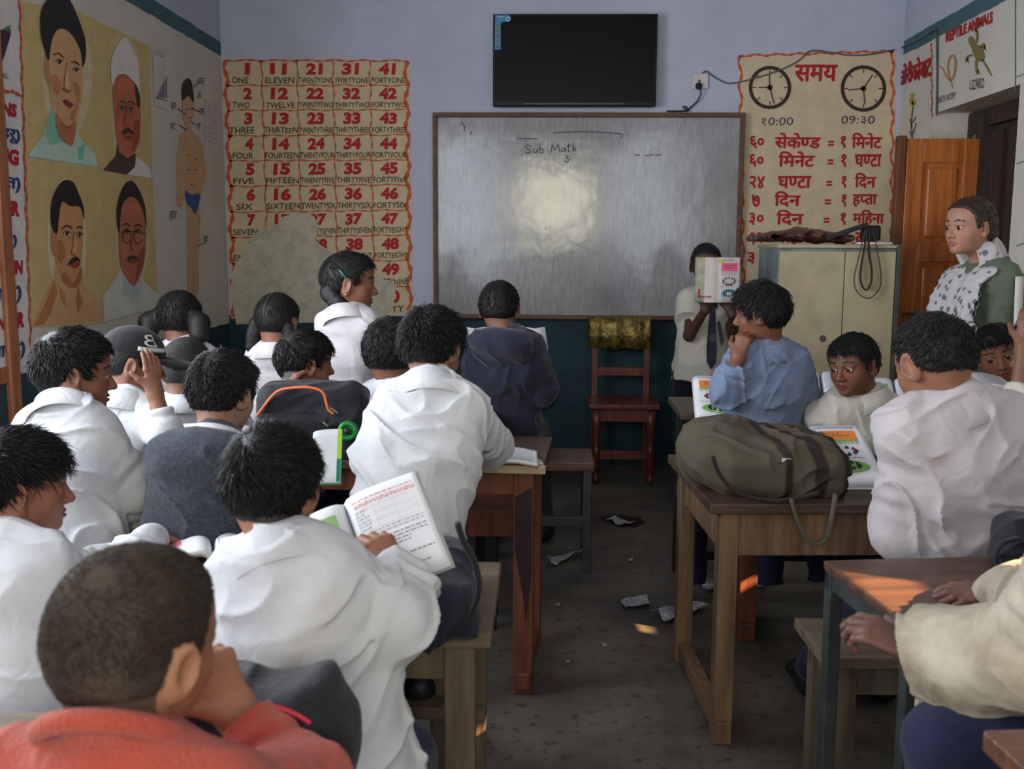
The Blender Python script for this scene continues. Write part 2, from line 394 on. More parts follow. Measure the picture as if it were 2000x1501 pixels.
class Mural:
    """flat paint built on a wall: fn(px,py) gives the place on the wall, n is the way it faces"""
    def __init__(s, fn, n): s.fn = fn; s.n = np.array(n, float); s.v = []; s.f = []; s.c = []
    def pt(s, p, layer): return s.fn(p[0], p[1]) + s.n*(0.0016+0.0009*layer)
    def raw(s, P, F, rgb):
        b = len(s.v); s.v += [tuple(p) for p in P]; s.f += [tuple(b+i for i in f) for f in F]
        s.c += [hexc(rgb)]*len(P) if not isinstance(rgb, list) else [hexc(c) for c in rgb]
    def poly(s, pts, rgb, layer=0, smooth=0):
        if smooth: pts = catmull(pts, smooth, True)
        s.raw([s.pt(p, layer) for p in pts], [tuple(range(len(pts)))], rgb)
    def stroke(s, pts, w, rgb, layer=1, smooth=4, closed=False, wob=0.0, taper=False):
        """w in photo pixels at that place"""
        if smooth and len(pts) > 2: pts = catmull(pts, smooth, closed)
        pts = np.array(pts, float); n = len(pts); A = []
        for i in range(n):
            t = pts[(i+1) % n if closed else min(i+1, n-1)] - pts[i-1 if closed else max(i-1, 0)]
            L_ = np.hypot(*t)+1e-9; nn = np.array([-t[1], t[0]])/L_
            ww = w*(1+wob*math.sin(i*1.3))/2
            if taper: ww *= 0.35+0.65*math.sin(math.pi*min(1, (i+0.6)/n))
            A.append((s.pt(pts[i]+nn*ww, layer), s.pt(pts[i]-nn*ww, layer)))
        P = [p for a in A for p in a]
        m = n if closed else n-1
        s.raw(P, [(2*i, 2*i+1, (2*((i+1) % n))+1, 2*((i+1) % n)) for i in range(m)], rgb)
    def ell(s, c, rx, ry, rgb, layer=1, rot=0.0, n=20):
        s.poly([(c[0]+rx*math.cos(a)*math.cos(rot)-ry*math.sin(a)*math.sin(rot), c[1]+rx*math.cos(a)*math.sin(rot)+ry*math.sin(a)*math.cos(rot)) for a in [k*2*math.pi/n for k in range(n)]], rgb, layer)
    def text(s, t, quad, rgb, layer=2, off=0.02, jit=0.03, spread=0.0):
        """quad: photo corners TL, TR, BR, BL that the ink of the word fills (or a box x0,y0,x1,y1)"""
        if len(quad) == 4 and not hasattr(quad[0], '__len__'):
            x0, y0, x1, y1 = quad; quad = [(x0, y0), (x1, y0), (x1, y1), (x0, y1)]
        dev = any('\u0900' <= ch <= '\u097f' for ch in t)
        vs, fs = text_mesh(t, 0.0 if dev else off, jit*(.4 if dev else 1), spread); zz = np.array(text_mesh.z)
        if dev and off > 0:                    # brush weight: the same strokes laid again, slightly shifted
            n0 = len(vs); sh = [(0, 0), (off, 0), (-off, 0), (0, off*.8), (0, -off*.8), (off*.7, off*.6), (-off*.7, -off*.6)]
            fs = [tuple(k*n0+i for i in f) for k in range(len(sh)) for f in fs]; vs = np.concatenate([vs+np.array(q) for q in sh]); zz = np.concatenate([zz+.4*k for k in range(len(sh))])
        lo = vs.min(0); hi = vs.max(0); uv = (vs-lo)/(hi-lo)
        q = np.array(quad, float)
        P = [s.pt((q[3]*(1-u)*(1-v)+q[2]*u*(1-v)+q[1]*u*v+q[0]*(1-u)*v), layer+z_) for (u, v), z_ in zip(uv, zz)]
        s.raw(P, fs, rgb)
    def build(s, name, m, parent=None):
        me = bpy.data.meshes.new(name); me.from_pydata(s.v, [], s.f); me.validate()
        if len(me.vertices) == len(s.c): setcol(me, np.array(s.c, np.float32))
        me.materials.append(m)
        # make all faces look into the room
        bm = bmesh.new(); bm.from_mesh(me)
        for f in bm.faces:
            f.normal_update()
            if f.normal.dot(Vector(s.n)) < 0: f.normal_flip()
        bm.to_mesh(me); bm.free()
        return link(bpy.data.objects.new(name, me), parent)
def catmull(pts, k, closed=False):
    P = [np.array(p, float) for p in pts]; n = len(P); out = []
    rng = range(n) if closed else range(n-1)
    for i in rng:
        p0 = P[(i-1) % n] if closed else P[max(i-1, 0)]; p1 = P[i]; p2 = P[(i+1) % n]; p3 = P[(i+2) % n] if closed else P[min(i+2, n-1)]
        for j in range(k):
            t = j/k
            out.append(0.5*((2*p1)+(p2-p0)*t+(2*p0-5*p1+4*p2-p3)*t*t+(3*p1-p0-3*p2+p3)*t**3))
    if not closed: out.append(P[-1])
    return out
m_paint = vcol_mat('wall_paint_colours', 0.75, 0.14, 14, 0.3)
BACK = lambda px, py: WY(px, py, YB)
LEFT = lambda px, py: WX(px, py, XL)
RIGHT = lambda px, py: WX(px, py, XR)
NB, NL, NR = (0, -1, 0), (1, 0, 0), (-1, 0, 0)
RED = (176, 36, 42); ORG = (196, 88, 56); INK = (74, 66, 58); BLU = (52, 70, 120)
def wavy(m, a, b, w, rgb, n=24, amp=3.0, layer=2, ph=0.0):
    a = np.array(a, float); b = np.array(b, float); t = (b-a)/np.linalg.norm(b-a); nn = np.array([-t[1], t[0]])
    pts = [a+(b-a)*i/n + nn*amp*math.sin(i*1.5+ph) for i in range(n+1)]
    m.stroke(pts, w, rgb, layer, 3, wob=0.45)

# ---- number chart on the board wall
chart = thing('number_chart', 'cream painted number chart with red numerals one to fifty beside the whiteboard', 'wall chart', WY(620, 370, YB))
TL, TR_, BL, BR = np.array((434, 118.)), np.array((799, 119.)), np.array((452, 622.)), np.array((806, 614.))
def cq(u, v): return (TL*(1-u)*(1-v)+TR_*u*(1-v)+BR*u*v+BL*(1-u)*v)
M = Mural(BACK, NB); M.poly([cq(0, 0), cq(1, 0), cq(1, 1), cq(0, 1)], (205, 186, 150), 0); M.build('background', m_paint, chart)
us = [0.018, 0.21, 0.40, 0.592, 0.79, 0.985]; vs_ = [0.0, 0.097, 0.193, 0.292, 0.39, 0.488, 0.588, 0.686, 0.786, 0.89, 1.0]
M = Mural(BACK, NB)
for i, u in enumerate(us):
    edge = i in (0, 5)
    wavy(M, cq(u, 0.0), cq(u, 1), 6.5 if edge else 3.0, ORG if edge else (186, 104, 72), 40, 3.4 if edge else 1.6, 2, i)
wavy(M, cq(0.018, 0), cq(0.985, 0), 3.2, ORG, 26, 1.3)
M.build('border', m_paint, chart)
M = Mural(BACK, NB)
for i, v in enumerate(vs_[1:-1]): wavy(M, cq(0.018, v), cq(0.98, v), 2.6, (190, 100, 70), 24, 1.2, 2, i)
M.build('grid_lines', m_paint, chart)
words = [['ONE', 'ELEVEN', 'TWENTYONE', 'THIRTYONE', 'FORTYONE'], ['TWO', 'TWELVE', 'TWENTYTWO', 'THIRTYTWO', 'FORTYTWO'],
         ['THREE', 'THIRTEEN', 'TWENTYTHREE', 'THIRTYTHREE', 'FORTYTHREE'], ['FOUR', 'FOURTEEN', 'TWENTYFOUR', 'THIRTYFOUR', 'FORTYFOUR'],
         ['FIVE', 'FIFTEEN', 'TWENTYFIVE', 'THIRTYFIVE', 'FORTYFIVE'], ['SIX', 'SIXTEEN', 'TWENTYSIX', 'THIRTYSIX', 'FORTYSIX'],
         ['SEVEN', 'SEVENTEEN', 'TWENTYSEVEN', 'THIRTYSEVEN', 'FORTYEIGHT'], ['EIGHT', '', 'TWENTYEIGHT', 'THIRTYEIGHT', 'FORTYEIGHT'],
         ['', '', '', '', 'FORTYNINE'], ['', '', '', '', 'FIFTY']]
Mn = Mural(BACK, NB); Mw = Mural(BACK, NB)
for r in range(10):
    for c in range(5):
        u0, u1 = us[c], us[c+1]; v0, v1 = vs_[r], vs_[r+1]
        w = words[r][c]
        if not w and r >= 7 and not (r == 8 and c == 4): 
            if c < 3 or r > 8: continue
            if r == 8 and c == 3: continue
        n = r+1+10*c
        du = 0.0125*len(str(n))*1.9; uc = (u0+u1)/2-0.004+(0.02 if c == 0 else 0); h = v1-v0
        nq = [cq(uc-du, v0+h*0.09), cq(uc+du, v0+h*0.09), cq(uc+du, v0+h*0.57), cq(uc-du, v0+h*0.57)]
        if n == 1: nq = [cq(uc-0.012, v0+h*0.09), cq(uc+0.02, v0+h*0.09), cq(uc+0.02, v0+h*0.57), cq(uc-0.012, v0+h*0.57)]
        Mn.text(str(n), nq, RED, 2, 0.055, 0.02)
        if w:
            hw = min(0.0112*len(w)+0.012, 0.092); wc = (u0+u1)/2-(0.02 if c == 0 else 0)
            Mw.text(w, [cq(wc-hw, v0+h*0.66), cq(wc+hw, v0+h*0.66), cq(wc+hw, v0+h*0.92), cq(wc-hw, v0+h*0.92)], (66, 56, 46), 2, 0.014, 0.05)
Mn.build('numerals', m_paint, chart); Mw.build('number_words', m_paint, chart)
M = Mural(BACK, NB)
M.poly([(453, 534), (462, 512), (473, 500), (486, 479), (493, 461), (515, 444), (543, 437), (552, 424), (570, 417), (596, 416), (614, 422), (622, 442), (617, 468), (627, 479), (642, 488), (650, 503), (672, 512), (719, 514), (730, 534), (750, 545), (768, 549), (773, 567), (768, 598), (756, 612), (750, 626), (462, 633), (456, 600), (452, 560)], (196, 188, 166), 4)
pat = M.build('worn_patch', mat('bare_plaster', (192, 184, 164), 0.85, 0.25, 16, 0.2, 30, rgb2=(160, 152, 134), lo=0.45, hi=0.72), chart)

# ---- time chart
tch = thing('time_chart', 'cream painted chart of clocks and time units on the wall above the cabinet', 'wall chart', WY(1600, 330, YB))
M = Mural(BACK, NB); M.poly([(1443, 107), (1749, 98), (1746, 580), (1449, 580)], (208, 190, 158), 0); M.build('background', m_paint, tch)
M = Mural(BACK, NB)
wavy(M, (1445, 108), (1452, 578), 4.5, ORG, 40, 3.0); wavy(M, (1743, 100), (1741, 578), 4.5, ORG, 40, 3.0, 2, 1); wavy(M, (1445, 109), (1745, 100), 4.0, ORG, 30, 1.6)
M.build('border', m_paint, tch)
def clock(cx, cy, r, hands):
    M = Mural(BACK, NB); DK = (62, 48, 42)
    M.stroke([(cx+r*math.cos(a), cy+r*1.02*math.sin(a)) for a in [k*2*math.pi/28 for k in range(28)]], 7, DK, 3, 2, True)
    for k in range(8):
        a = k*math.pi/4; M.stroke([(cx+(r-4)*math.cos(a), cy+(r-4)*math.sin(a)), (cx+(r-11)*math.cos(a), cy+(r-11)*math.sin(a))], 2, DK, 3, 0)
    M.ell((cx, cy), 5.5, 5.5, DK, 3)
    for dx, dy in hands: M.stroke([(cx, cy), (cx+dx, cy+dy)], 2.4, DK, 3, 0)
    M.build('painted_clock', m_paint, tch)
clock(1503.5, 171, 38, [(-1, -26), (-22, 0), (8, 31)]); clock(1686, 173, 41, [(18, -27), (-29, 3), (3, 30)])
M = Mural(BACK, NB)
M.text('समय', (1552, 126, 1636, 160), RED, 2, 0.03)
for y, row in ((262, [('६०', 1465, 1492), ('सेके~णड', 1513, 1603), ('=', 1617, 1629), ('१', 1641, 1652), ('िमनेट', 1663, 1723)]),
               (298, [('६०', 1464, 1491), ('िमनेट', 1520, 1592), ('=', 1616, 1628), ('१', 1642, 1653), ('घ~णटा', 1669, 1722)]),
               (340, [('२४', 1464, 1493), ('घ~णटा', 1519, 1585), ('=', 1613, 1625), ('१', 1643, 1653), ('िदन', 1669, 1711)]),
               (376, [('७', 1468, 1484), ('िदन', 1512, 1564), ('=', 1610, 1623), ('१', 1643, 1653), ('ह~पता', 1665, 1713)]),
               (412, [('३०', 1463, 1491), ('िदन', 1516, 1570), ('=', 1608, 1620), ('१', 1641, 1652), ('मिहना', 1665, 1727)]),
               (450, [('१२', 1464, 1489), ('मिहना', 1512, 1593), ('=', 1608, 1620), ('१', 1641, 1652), ('वष', 1670, 1712)])):
    for t, x0, x1 in row:
        top = y+3; bot = y+28
        if t == '=': top, bot = y+13, y+23
        if any(ch in t for ch in 'िेीै'): top = y-3
        M.text(t, (x0, top, x1, bot), RED, 2, 0.035 if t != '=' else 0.03)
M.text('३', (1459, 492, 1474, 515), RED, 2, 0.035)
M.build('lettering', m_paint, tch)
M = Mural(BACK, NB); M.text('१0:00', (1487, 229, 1549, 246), (60, 58, 66), 2, 0.0); M.text('09:३0', (1643, 226, 1708, 243), (60, 58, 66), 2, 0.0); M.build('clock_times', m_paint, tch)

# ---- left wall: seasons panel
sea = thing('seasons_chart', 'white painted strip of season names at the left end beside the portraits', 'wall chart', WX(20, 450, XL))
M = Mural(LEFT, NL); M.poly([(-30, -20), (36, -20), (47, 400), (60, 722), (-30, 738)], (216, 212, 206), 0); M.build('background', m_paint, sea)
M = Mural(LEFT, NL); wavy(M, (36, -10), (60, 722), 3.5, ORG, 60, 1.6); wavy(M, (-20, 168), (42, 186), 6, ORG, 10, 1.8); M.build('border', m_paint, sea)
M = Mural(LEFT, NL)
# eggplant at the top corner
M.poly([(-14, 128), (2, 120), (12, 92), (20, 62), (14, 54), (2, 58), (-16, 70)], (70, 48, 66), 2, 4); M.poly([(4, 58), (10, 52), (21, 49), (16, 55), (20, 66), (12, 60)], (88, 124, 92), 3)
M.build('painted_aubergine', m_paint, sea)
M = Mural(LEFT, NL)
def lt(t, x0, x1, ya, yb, rgb, off=0.03, sk=0.25):
    d = (x1-x0)*sk
    M.text(t, [(x0, ya-d*0.4), (x1, ya+d*0.6), (x1, yb+d*0.6), (x0, yb-d*0.4)], rgb, 2, off)
lt('SEASONS', -62, 31, 188, 218, RED, 0.06); lt('(मौसमहरू)', -70, 37, 232, 268, BLU); lt('SPRING', -55, 35, 280, 312, RED, 0.06); lt('(बस~नत)', -52, 38, 334, 366, BLU)
lt('SUMMER', -52, 37, 388, 420, RED, 0.06, 0.1); lt('(ग~रीषम)', -44, 31, 452, 486, BLU, 0.03, 0); lt('AUTUMN', -36, 43, 506, 536, RED, 0.06, 0); lt('(शरद)', -30, 40, 560, 596, BLU, 0.03, -.1)
lt('WINTER', -36, 46, 615, 647, RED, 0.06, -.15); lt('(जाउद)', -30, 47, 672, 706, BLU, 0.03, -.15)
lt('BRINJAL', -34, 16, 138, 152, INK, 0.0, .2)
M.build('lettering', m_paint, sea)

# ---- left wall: four painted portraits
SK = [(206, 158, 112), (190, 104, 70), (198, 140, 90), (176, 102, 76)]
def portrait(name, label, quad, halo, hair, face, shade, feats, cloth, loc):
    p = thing(name, label, 'painting', WX(*loc, XL), group=None)
    M = Mural(LEFT, NL); M.poly(quad, (206, 180, 122), 0)
    for pts, c in halo: M.poly(pts, c, 1, 4)
    M.build('backdrop', m_paint, p)
    M = Mural(LEFT, NL)
    for k, (pts, c) in enumerate(cloth): M.poly(pts, c, 2+k*.35, 0)
    M.build('garment', m_paint, p)
    M = Mural(LEFT, NL)
    M.poly(face[0], face[1], 4, 5)
    for k, (pts, c) in enumerate(shade): M.poly(pts, c, 4.4+k*.2, 4)
    M.build('face', m_paint, p)
    M = Mural(LEFT, NL)
    for pts, c, l in hair: M.poly(pts, c, l, 4)
    M.build('hair', m_paint, p)
    M = Mural(LEFT, NL)
    feats(M); M.build('features', m_paint, p)
    return p
HK = (44, 40, 42)
def eye(M, x, y, w, h, rgb=(216, 200, 182)):
    M.poly([(x-w, y), (x-w*.3, y-h), (x+w*.5, y-h*.8), (x+w, y+h*.2), (x+w*.2, y+h*.7)], rgb, 6, 3); M.ell((x+w*.05, y-h*.1), w*.45, h*.85, (46, 38, 36), 7)
    M.stroke([(x-w*1.1, y), (x-w*.2, y-h*1.25), (x+w*1.1, y-h*.1)], 1.6, (60, 40, 34), 8, 3)
def f1(M):
    eye(M, 112, 121, 7, 4.5); eye(M, 145, 137, 6, 4.5)
    M.stroke([(100, 108), (110, 104), (121, 113)], 3, (70, 52, 44), 7, 3, taper=True); M.stroke([(135, 121), (144, 121), (152, 128)], 3, (70, 52, 44), 7, 3, taper=True)
    M.stroke([(128, 122), (124, 145), (122, 168), (130, 178)], 2.2, (168, 108, 78), 7, 3); M.stroke([(118, 172), (128, 180), (136, 176)], 2.5, (150, 86, 66), 7, 3)
    M.poly([(119, 197), (127, 194), (132, 198), (140, 204), (134, 211), (126, 206)], (150, 70, 58), 7, 3); M.stroke([(119, 198), (128, 202), (140, 204)], 1.6, (110, 46, 42), 8, 3)
    M.stroke([(112, 240), (128, 249), (140, 246)], 1.6, (150, 100, 76), 7, 3)
portrait('portrait_painting', 'painted portrait of a young man in a pale green shirt, upper left of four', [(38, 2), (150, 20), (192, 42), (192, 325), (50, 306)],
    [([(84, 60), (130, 30), (172, 90), (176, 190), (140, 280), (96, 240), (82, 150)], (214, 196, 156))],
    [([(78, 18), (100, -10), (128, -6), (146, 26), (163, 75), (164, 112), (158, 130), (154, 98), (134, 64), (112, 56), (98, 78), (92, 118), (84, 98), (76, 62)], HK, 6)],
    ([(92, 118), (94, 90), (108, 58), (134, 62), (152, 92), (158, 132), (158, 190), (146, 236), (128, 250), (110, 236), (96, 196)], (212, 164, 118)),
    [([(90, 108), (85, 104), (84, 140), (92, 166), (98, 160)], (196, 140, 100)), ([(98, 150), (108, 146), (116, 164), (112, 184), (102, 178)], (204, 128, 96)), ([(140, 160), (152, 168), (152, 200), (140, 236), (134, 226), (146, 200)], (192, 130, 86)), ([(106, 220), (128, 246), (146, 236), (138, 284), (112, 262)], (186, 120, 80)), ([(126, 128), (131, 134), (131, 170), (124, 168)], (226, 184, 140))],
    f1, [([(98, 200), (94, 222), (84, 262), (52, 304), (190, 326), (184, 300), (160, 276), (146, 252), (132, 284), (112, 250)], (188, 214, 198)), ([(86, 262), (98, 206), (108, 240), (124, 276), (96, 284)], (142, 190, 168)), ([(150, 290), (164, 280), (160, 312), (150, 310)], (120, 190, 160))], (115, 160))
def f2(M):
    eye(M, 234, 212, 5, 4); eye(M, 252, 214, 5, 4)
    for cx in (234, 253): M.stroke([(cx+7*math.cos(a), 213+11*math.sin(a)) for a in [k*math.pi/6 for k in range(12)]], 1.2, (150, 120, 100), 8, 2, True)
    M.stroke([(228, 200), (236, 197), (241, 202)], 2.4, (80, 56, 48), 7, 3); M.stroke([(246, 200), (254, 198), (260, 205)], 2.4, (80, 56, 48), 7, 3)
    M.stroke([(244, 206), (242, 228), (240, 242), (250, 244)], 2, (150, 74, 52), 7, 3)
    M.poly([(236, 256), (246, 249), (256, 256), (258, 264), (248, 258), (238, 264)], (70, 50, 46), 7, 3); M.ell((248, 268), 8, 4, (160, 66, 54), 7)
portrait('portrait_painting', 'painted portrait of an older man with white cap and glasses, upper right of four', [(192, 42), (292, 90), (297, 348), (192, 328)],
    [([(212, 100), (240, 66), (268, 100), (276, 230), (262, 310), (224, 300), (216, 200)], (208, 190, 142))],
    [([(214, 150), (216, 110), (240, 72), (258, 100), (268, 130), (269, 186), (266, 170), (244, 146), (226, 148), (218, 166)], (222, 216, 210), 6), ([(262, 164), (270, 186), (271, 206), (266, 208), (262, 180)], (60, 46, 42), 6)],
    ([(218, 170), (228, 148), (248, 146), (264, 164), (272, 214), (272, 266), (262, 296), (248, 304), (234, 294), (224, 258)], (192, 108, 76)),
    [([(226, 160), (246, 152), (258, 168), (240, 178)], (206, 120, 84)), ([(258, 240), (270, 236), (268, 274), (254, 296), (258, 268)], (160, 78, 58)), ([(226, 232), (236, 230), (236, 250), (228, 256)], (206, 110, 82))],
    f2, [([(228, 278), (232, 296), (248, 308), (264, 298), (262, 330), (246, 341), (200, 332), (224, 304)], (84, 66, 60)), ([(266, 306), (290, 326), (297, 348), (246, 341), (262, 326)], (224, 218, 210))], (245, 200))
def f3(M):
    eye(M, 127, 456, 7, 4.5); eye(M, 152, 459, 5.5, 5)
    M.stroke([(117, 448), (126, 440), (138, 446)], 3.2, (58, 42, 38), 7, 3, taper=True); M.stroke([(146, 446), (152, 442), (158, 446)], 3, (58, 42, 38), 7, 3, taper=True)
    M.stroke([(141, 452), (139, 480), (136, 494), (144, 500)], 2, (150, 96, 60), 7, 3)
    M.poly([(127, 519), (136, 505), (146, 501), (154, 512), (146, 509), (138, 513)], (52, 40, 36), 8, 3); M.poly([(135, 516), (144, 511), (153, 514), (146, 523), (138, 521)], (168, 60, 50), 7, 3)
portrait('portrait_painting', 'painted portrait of a bare-shouldered man with thin moustache, lower left of four', [(50, 308), (192, 328), (200, 632), (60, 640)],
    [([(96, 400), (124, 348), (160, 400), (166, 520), (140, 560), (100, 540), (92, 460)], (218, 204, 172))],
    [([(97, 440), (96, 402), (106, 370), (122, 352), (140, 356), (150, 376), (160, 404), (160, 428), (154, 404), (134, 402), (118, 394), (112, 424), (108, 456)], (40, 34, 34), 6)],
    ([(108, 452), (112, 420), (118, 395), (136, 402), (154, 404), (160, 440), (158, 500), (150, 540), (138, 554), (120, 540), (106, 506)], (204, 150, 100)),
    [([(97, 452), (104, 450), (108, 480), (106, 502), (98, 486)], (190, 130, 86)), ([(108, 470), (120, 474), (124, 500), (112, 512)], (190, 120, 76)), ([(124, 530), (140, 552), (156, 520), (156, 548), (140, 562), (118, 546)], (176, 112, 74)), ([(140, 456), (145, 460), (146, 490), (138, 490)], (222, 172, 124))],
    f3, [([(106, 500), (104, 540), (62, 632), (90, 634), (200, 622), (192, 596), (156, 544), (150, 530)], (212, 164, 118)), ([(104, 545), (110, 570), (98, 610), (86, 632), (64, 636), (92, 580)], (188, 124, 76)), ([(150, 556), (146, 584), (150, 612), (160, 590)], (180, 118, 82)), ([(112, 556), (126, 574), (128, 600), (116, 584)], (190, 132, 88))], (130, 480))
def f4(M):
    eye(M, 244, 452, 6, 4.5); eye(M, 265, 452, 6, 4.5)
    for cx in (244, 266): M.stroke([(cx+8*math.cos(a), 462+13*math.sin(a)) for a in [k*math.pi/6 for k in range(1, 12)]], 1.4, (70, 48, 44), 8, 2)
    M.stroke([(228, 456), (252, 452), (283, 456)], 1.4, (70, 48, 44), 8, 3)
    M.stroke([(236, 440), (244, 436), (251, 442)], 2.6, (70, 44, 38), 7, 3); M.stroke([(258, 442), (266, 438), (274, 442)], 2.6, (70, 44, 38), 7, 3)
    M.stroke([(255, 455), (253, 484), (258, 490)], 2, (140, 70, 56), 7, 3); M.ell((256, 505), 11, 7, (92, 58, 46), 7); M.ell((256, 510), 7, 3.5, (150, 70, 56), 8)
portrait('portrait_painting', 'painted portrait of a man with round glasses and white shirt, lower right of four', [(192, 328), (298, 350), (307, 575), (200, 625)],
    [([(226, 420), (250, 350), (280, 410), (288, 500), (260, 560), (230, 520)], (214, 200, 162))],
    [([(227, 446), (225, 410), (234, 372), (249, 353), (264, 362), (280, 400), (283, 446), (278, 416), (264, 388), (246, 386), (234, 408), (231, 450)], (52, 42, 42), 6)],
    ([(229, 450), (234, 406), (248, 386), (268, 390), (280, 420), (284, 470), (278, 520), (262, 556), (246, 544), (232, 512)], (186, 112, 84)),
    [([(240, 400), (262, 394), (272, 416), (248, 420)], (196, 116, 84)), ([(268, 500), (280, 480), (276, 520), (262, 552), (264, 528)], (150, 82, 64)), ([(234, 474), (244, 476), (246, 500), (236, 506)], (202, 120, 92))],
    f4, [([(234, 526), (200, 580), (202, 628), (310, 600), (308, 576), (280, 550), (276, 530), (258, 558)], (212, 212, 204)), ([(238, 532), (258, 560), (276, 534), (276, 560), (258, 592), (240, 576)], (184, 198, 192))], (255, 470))

# ---- left wall: body parts chart
bod = thing('body_parts_chart', 'painted boy in blue shorts with labelled body parts near the wall corner', 'wall chart', WX(370, 350, XL))
M = Mural(LEFT, NL); SKN = (208, 164, 124)
M.poly([(352, 262), (365, 256), (378, 260), (392, 276), (397, 300), (401, 340), (396, 370), (388, 402), (391, 430), (388, 500), (387, 572), (378, 574), (377, 470), (375, 570), (367, 572), (366, 470), (364, 400), (361, 372), (356, 400), (350, 398), (344, 340), (347, 290)], SKN, 1, 3)
M.poly([(356, 196), (366, 186), (377, 198), (377, 226), (370, 246), (378, 262), (356, 266), (362, 248), (356, 228)], SKN, 2, 3)
M.poly([(350, 404), (344, 396), (346, 372), (358, 376), (358, 392)], SKN, 2, 2)
M.build('painted_figure', m_paint, bod)
M = Mural(LEFT, NL); M.poly([(355, 196), (354, 168), (362, 154), (372, 158), (377, 186), (376, 200), (366, 187)], (58, 50, 48), 3, 4); M.build('painted_hair', m_paint, bod)
M = Mural(LEFT, NL); M.poly([(361, 372), (372, 380), (389, 378), (386, 404), (379, 417), (371, 404), (363, 396)], (56, 92, 140), 3, 3); M.build('painted_shorts', m_paint, bod)
M = Mural(LEFT, NL)
for a, b in (((346, 212), (363, 224)), ((347, 243), (364, 254)), ((372, 210), (388, 218)), ((371, 236), (380, 244)), ((377, 170), (388, 160)), ((386, 480), (396, 474))): M.stroke([a, b], 1.6, INK, 3, 0)
for t, q in (('कान', (333, 200, 343, 214)), ('घाँट', (331, 236, 341, 252)), ('कपाल', (385, 152, 398, 166)), ('आँख', (384, 178, 392, 192)), ('नाक', (387, 212, 397, 224)), ('मुख', (383, 240, 390, 252)), ('हात', (330, 412, 344, 430)), ('खुट', (396, 460, 405, 476))): M.text(t, q, INK, 3, 0.0)
for a, b, c in (((362, 302), (368, 304), (372, 302)), ((378, 308), (382, 312), (386, 310)), ((364, 330), (368, 332), (372, 330)), ((376, 330), (380, 332), (384, 330)), ((372, 358), (375, 364), (379, 358))): M.stroke([a, b, c], 1.5, (130, 84, 60), 3, 3)
M.stroke([(361, 212), (364, 214), (367, 212)], 1.5, INK, 3, 3); M.stroke([(370, 212), (373, 214), (376, 212)], 1.5, INK, 3, 3); M.stroke([(362, 228), (367, 231), (372, 228)], 1.5, (150, 80, 70), 3, 3)
M.build('lettering', m_paint, bod)
pap = thing('wall_notice', 'faded printed bar graph sheet pinned between the portraits and the body chart', 'poster', WX(310, 160, XL))
M = Mural(LEFT, NL); M.poly([(296, 92), (327, 104), (328, 216), (300, 206)], (204, 200, 198), 1)
M.build('sheet', m_paint, pap)
M = Mural(LEFT, NL)
for i in range(7): M.poly([(305+i*3, 190-i*1-(4+i*5)), (307+i*3, 190-i*1-(4+i*5)), (307+i*3, 192), (305+i*3, 191)], (96, 98, 106), 2)
for y in (98, 102, 106): M.stroke([(300, y), (318, y+5)], 1.0, (120, 120, 124), 2, 0)
M.stroke([(301, 190), (326, 197)], 1.5, (80, 80, 84), 2, 0); M.build('printed_graph', m_paint, pap)
pap2 = thing('wall_notice', 'faded ruled sheet stuck beside the body chart near the corner', 'poster', WX(410, 245, XL))
M = Mural(LEFT, NL); M.poly([(398, 190), (424, 200), (424, 300), (399, 294)], (204, 198, 194), 1); M.build('sheet', m_paint, pap2)
M = Mural(LEFT, NL)
for k in range(9): M.stroke([(400, 202+k*9), (422, 208+k*9)], 0.8, (150, 150, 160), 2, 0)
M.build('printed_lines', m_paint, pap2)

# ---- right wall: flower and reptiles
rep = thing('reptile_mural', 'painted reptile panel with lizard and earthworm above the doorway', 'mural', WX(1900, 120, XR))
M = Mural(RIGHT, NR); M.text('REPTILE ANIMALS', [(1848, 62), (1940, 20), (1940, 44), (1848, 84)], RED, 2, 0.05); M.text('LIZARD', [(1895, 156), (1923, 150), (1923, 172), (1895, 176)], INK, 2, 0.0); M.text('EARTH WORM', [(1831, 190), (1867, 178), (1867, 192), (1831, 204)], INK, 2, 0.0)
M.build('lettering', m_paint, rep)
M = Mural(RIGHT, NR); GR = (128, 116, 62)
M.poly([(1896, 70), (1902, 74), (1908, 86), (1918, 92), (1924, 108), (1922, 118), (1912, 120), (1904, 110), (1898, 92), (1892, 80)], GR, 2, 4)
M.stroke([(1920, 116), (1928, 130), (1938, 148)], 4, GR, 2, 3, taper=True)
for pts in ([(1900, 108), (1892, 110), (1890, 120)], [(1908, 118), (1908, 132), (1912, 142)], [(1916, 92), (1922, 86), (1924, 96)], [(1908, 84), (1910, 68), (1907, 56)]): M.stroke(pts, 4.5, GR, 2, 3)
for c in ((1890, 117), (1911, 141), (1924, 94), (1907, 58)):
    for k in range(4): M.stroke([c, (c[0]+6*math.cos(k*1.3+1), c[1]+6*math.sin(k*1.3+1))], 1.6, GR, 2, 0)
M.build('painted_lizard', m_paint, rep)
M = Mural(RIGHT, NR); M.stroke([(1832, 126), (1842, 134), (1850, 150), (1858, 156), (1866, 140), (1866, 112), (1858, 110), (1852, 130), (1856, 152), (1862, 172)], 4, (188, 134, 92), 2, 4, taper=True); M.build('painted_worm', m_paint, rep)
M = Mural(RIGHT, NR); M.stroke([(1834, 70), (1830, 226)], 2, (88, 110, 116), 1, 0); M.stroke([(1984, -10), (1984, 178)], 2.0, (80, 110, 120), 1, 0)
for y in (150, 320, 480): M.stroke([(1986, y), (2030, y-16)], 2.0, (96, 126, 134), 1, 0)
M.build('panel_lines', m_paint, rep)
flo = thing('mustard_mural', 'painted mustard flower with red lettering on the narrow wall beside the doorway', 'mural', WX(1790, 180, XR))
